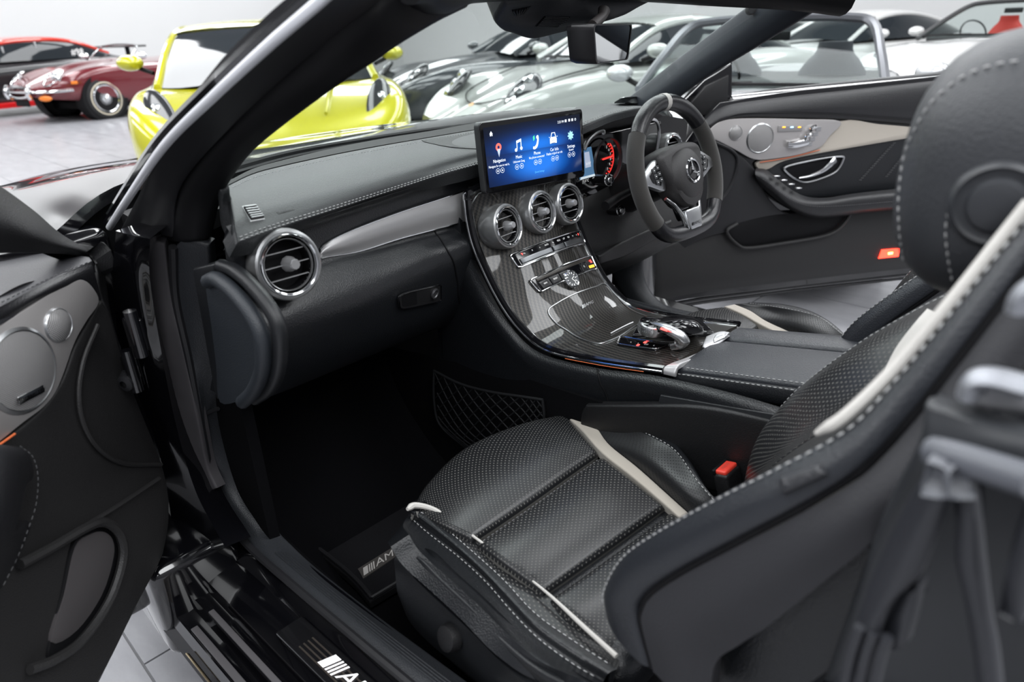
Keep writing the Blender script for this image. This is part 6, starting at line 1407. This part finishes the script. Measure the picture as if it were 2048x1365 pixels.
q = MB(); fo = c.W(-.95, .79, 1.05); q.text('#98', .16, lambda a, b, dd: fo - c.f * a + A(0, 0, 1) * b + c.l * .02, 0); q.build('window_lettering', WHITEPR, c.root)

# ---- yellow supercar
M_ = paint('acid_yellow_paint', (.52, .50, .012))
c = BgCar('yellow_supercar', 'acid yellow supercar facing the viewer with dark headlights', (2.46, 6.78), (-.467, -.885), 1.06)
c.body([(-2.2, .85, .4, .95, .98), (-1.6, .99, .3, .98, 1.02), (-.6, .97, .2, .88, .94), (.4, .96, .18, .84, .90), (1.0, .97, .18, .82, .84), (1.5, .98, .2, .80, .74, .02), (1.9, .95, .22, .72, .62, .02), (2.15, .82, .24, .58, .52), (2.3, .60, .26, .48, .46)], M_)
c.cabin([(1.30, .86, .80, .80, .82), (.70, .86, .86, .76, 1.08), (.15, .86, .92, .70, 1.24), (-.7, .82, .96, .62, 1.24), (-1.9, .7, .96, .5, 1.0)], M_, (.42, .95), pil=.03)
c.wheels(1.32, -1.35, .96, .345, m_=ALLOYD, spokes=10)
for sg in (1, -1):
    c.lamp(1.92, .73 * sg, .665, (.72, .30 * sg, .62), .25, .095, .55 * sg, HEADL, 2, dome=.28); c.mirror(.72, 1.04 * sg, .98, M_); c.tube('vent_line', [(2.1, .8 * sg, .40), (2.2, .6 * sg, .36), (2.26, .35 * sg, .34)], .035, BLACK)
    c.box('side_intake', -.5, .955 * sg, .55, .5, .06, .3, BLACK, .02); c.tube('bonnet_crease', [(1.0, .5 * sg, .875), (1.5, .42 * sg, .78), (1.95, .34 * sg, .63)], .012, M_)
c.tube('wiper', [(1.02, .5, .88), (1.05, 0, .885), (1.0, -.55, .88)], .010, BLACK); c.box('lower_grille', 2.22, 0, .32, .1, .8, .12, BLACK, .02)

# ---- dark grey coupe
M_ = paint('graphite_paint', (.045, .052, .058))
c = BgCar('grey_coupe', 'dark grey long-bonnet coupe behind the pale sports car', (6.54, 7.08), (-.94, .34), 1.0)
c.body([(-2.2, .7, .4, .88, .96), (-1.6, .95, .28, .92, 1.0), (-.6, .94, .2, .86, .94), (.4, .94, .18, .84, .90, .03), (1.0, .95, .18, .84, .86, .05), (1.5, .96, .2, .80, .78, .05), (1.9, .90, .22, .70, .67, .03), (2.15, .76, .24, .58, .56), (2.28, .55, .26, .48, .48)], M_)
c.cabin([(.55, .76, .90, .70, .92), (.0, .78, .92, .58, 1.20), (-.6, .78, .93, .56, 1.27), (-1.2, .74, .95, .52, 1.20), (-1.95, .6, .95, .42, .98)], M_, (.26, .95), pil=.04)
c.wheels(1.32, -1.32, .95, .35, m_=ALLOYD, spokes=10)
for sg in (1, -1): c.lamp(1.90, .68 * sg, .715, (.68, .35 * sg, .62), .21, .11, .6 * sg, HEADL, 2, dome=.4); c.mirror(.40, 1.0 * sg, 1.0, M_)
c.box('grille', 2.2, 0, .45, .12, .9, .2, BLACK, .03); c.box('lower_intake', 2.12, .55, .30, .1, .35, .14, BLACK, .02); c.box('door_handle', -.25, .945, .78, .16, .03, .035, SATCHROME, .008)

# ---- pale grey rear-engined coupe
M_ = paint('chalk_grey_paint', (.40, .42, .40), .3)
c = BgCar('pale_sports_coupe', 'pale chalk grey sports coupe with oval headlights beyond the windscreen', (5.19, 4.35), (-.96, .28), 1.0)
c.body([(-2.15, .6, .4, .80, .82), (-1.7, .88, .3, .90, .95), (-1.1, .94, .24, .93, 1.0), (-.3, .90, .2, .86, .95), (.5, .88, .18, .84, .92), (1.0, .90, .18, .84, .84), (1.4, .91, .2, .80, .74, .02), (1.75, .87, .22, .71, .62, .02), (2.0, .74, .24, .58, .52), (2.15, .55, .26, .48, .46)], M_)
c.cabin([(.75, .72, .90, .66, .92), (.2, .74, .92, .56, 1.20), (-.35, .74, .93, .54, 1.28), (-1.0, .70, .95, .50, 1.18), (-1.8, .56, .92, .38, .95)], M_, (.26, .97), pil=.035)
c.wheels(1.25, -1.2, .89, .34, m_=ALLOY, spokes=10)
for sg in (1, -1):
    c.lamp(1.70, .64 * sg, .705, (.68, .28 * sg, .70), .215, .15, .30 * sg, HEADL, 3, dome=.42); c.mirror(.52, .96 * sg, 1.0, M_); c.lamp(2.0, .62 * sg, .46, (.9, .4 * sg, .1), .03, .12, 0, HEADL, 1, 'daylight_lamp')
q = MB(); q.lathe([(0, .006), (.03, .005), (.035, 0)], c.W(1.88, 0, .585), c.f * .5 + A(0, 0, .85), 16); q.build('bonnet_crest', mat('crest_gold', (.5, .25, .08), .3, metal=.6), c.root)
c.tube('bonnet_gap', [(.85, .66, .895), (1.3, .52, .80), (1.7, .42, .67), (1.86, 0, .595), (1.7, -.42, .67), (1.3, -.52, .80), (.85, -.66, .895)], .006, BLACK, n=40); c.box('intake', 2.05, 0, .34, .1, 1.0, .12, BLACK, .02)
c.tube('wiper', [(.78, .5, .94), (.80, 0, .95), (.76, -.5, .94)], .012, BLACK)

# ---- open cars
def open_car(name, label, pos, fwd, sc, col, trim, frame, seatm, group=None):
    M_ = paint(col[0], col[1]); c = BgCar(name, label, pos, fwd, sc, group)
    c.body([(-2.25, .7, .38, .84, .90), (-1.8, .90, .28, .90, .95), (-1.0, .92, .22, .90, .93), (-.3, .92, .2, .88, .88, -.02), (.4, .92, .2, .88, .88, -.01), (.8, .92, .2, .88, .93), (1.3, .93, .2, .86, .88), (1.8, .90, .22, .76, .76), (2.1, .76, .24, .62, .62), (2.25, .55, .28, .50, .50)], M_)
    q = MB(); q.box(c.W(-.35, 0, .90), (1.45 * sc, 1.5 * sc, .08 * sc), R=np.array([c.f, c.l, A(0, 0, 1)]), bev=.03); q.build('cabin_opening', trim, c.root)
    fr_ = [(.86, .76, .93), (.50, .70, 1.12), (.12, .62, 1.30), (.02, .45, 1.345), (-.02, 0, 1.355), (.02, -.45, 1.345), (.12, -.62, 1.30), (.50, -.70, 1.12), (.86, -.76, .93)]
    c.tube('windscreen_frame', fr_, .032, frame, n=60)
    P = Patch([c.G(np.array(r)) for r in ([(.88, .74, .94), (.93, .3, .955), (.95, 0, .96), (.93, -.3, .955), (.88, -.74, .94)], [(.50, .68, 1.13), (.53, .3, 1.155), (.54, 0, 1.16), (.53, -.3, 1.155), (.50, -.68, 1.13)], [(.12, .60, 1.29), (.03, .3, 1.34), (.0, 0, 1.35), (.03, -.3, 1.34), (.12, -.60, 1.29)])]); slab(P, .006, 8, 16).build('windscreen', GLASS2, c.root)
    c.tube('wiper', [(.95, .55, .97), (1.0, .1, .98), (.96, -.3, .975)], .011, BLACK); c.tube('wiper', [(.97, .0, .985), (1.0, -.3, .98), (.93, -.65, .965)], .011, BLACK)
    for y in (.38, -.38): c.seat(-.35, y, seatm)
    q = MB(); q.lathe([(.165, -.012), (.18, 0), (.165, .012)], c.W(.28, -.38, .98), c.f * -.9 + A(0, 0, .4), 24); q.build('steering_wheel', BLACK, c.root)
    c.box('dash_top', .62, 0, .92, .42, 1.35, .10, trim, .04); c.box('rear_mirror', .16, 0, 1.24, .03, .22, .06, BLACK, .01)
    for sg in (1, -1): c.mirror(.55, 1.0 * sg, 1.02, M_); c.lamp(1.86, .62 * sg, .70, (.75, .3 * sg, .55), .16, .10, .4 * sg, HEADL, 2)
    c.wheels(1.32, -1.32, .91, .335, m_=ALLOY, spokes=10)
    return c
GREYSEAT = mat('slate_cloth', (.05, .053, .062), .6); DTRIM = mat('dark_trim', (.014, .014, .016), .5)
open_car('silver_convertible', 'silver white convertible with slate seats right behind the driver door', (3.65, 2.17), (-.95, -.31), .90, ('silver_white_paint', (.55, .56, .57)), DTRIM, mat('silver_frame', (.16, .165, .18), .3, metal=.7), GREYSEAT)
open_car('white_convertible', 'small white convertible with red seats at the far right', (10.5, 2.1), (-.95, .30), 1.0, ('white_paint', (.72, .72, .71)), DTRIM, mat('black_frame', (.03, .03, .032), .4), mat('red_seat', (.45, .03, .02), .5))
open_car('white_cabriolet', 'white open car by the wall behind the maroon classic', (6.9, 17.6), (-.97, -.24), 1.0, ('white_paint', (.72, .72, .71)), mat('white_trim', (.6, .6, .6), .6), mat('chrome_frame', (.4, .38, .36), .3, metal=.7), mat('pale_seat', (.6, .58, .55), .6))
# ---- white coupes beyond the silver convertible
M_ = MATS['white_paint']
for k, (pos, lab_) in enumerate((((11.0, 4.3), 'white coupe seen through the windscreen of the silver convertible'), ((12.8, 7.2), 'white coupe at the back beyond the pale sports coupe'))):
    c = BgCar('white_coupe', lab_, pos, (-.93, .36), 1.0, 'white coupes at the back')
    c.body([(-2.2, .7, .4, .9, .96), (-1.5, .92, .28, .92, 1.0), (-.4, .92, .2, .88, .94), (.7, .92, .2, .86, .90), (1.3, .92, .2, .82, .82), (1.9, .86, .22, .70, .68), (2.2, .6, .26, .52, .52)], M_)
    c.cabin([(.85, .74, .90, .68, .92), (.25, .76, .92, .56, 1.22), (-.4, .76, .93, .54, 1.30), (-1.1, .72, .95, .50, 1.2), (-1.9, .58, .94, .40, .97)], M_, (.26, .95), pil=.035)
    c.wheels(1.3, -1.3, .91, .34, m_=ALLOY, spokes=10)
    for sg in (1, -1): c.lamp(1.85, .62 * sg, .66, (.75, .3 * sg, .55), .16, .09, .4 * sg, HEADL, 2); c.mirror(.6, .98 * sg, 1.0, M_)

# ---- red sign on the right wall
sg_ = thing('wall_sign', 'red sign board on the white wall at the top edge', 'sign', (14.95, 9.15, 1.6))
q = MB(); q.box((14.96, 9.15, 1.85), (.06, .62, .46), bev=.01); q.build('board', mat('sign_red', (.62, .04, .04), .5), sg_)
q = MB(); q.box((14.92, 9.15, 1.72), (.02, .40, .05)); q.build('white_bar', WHITEPR, sg_)
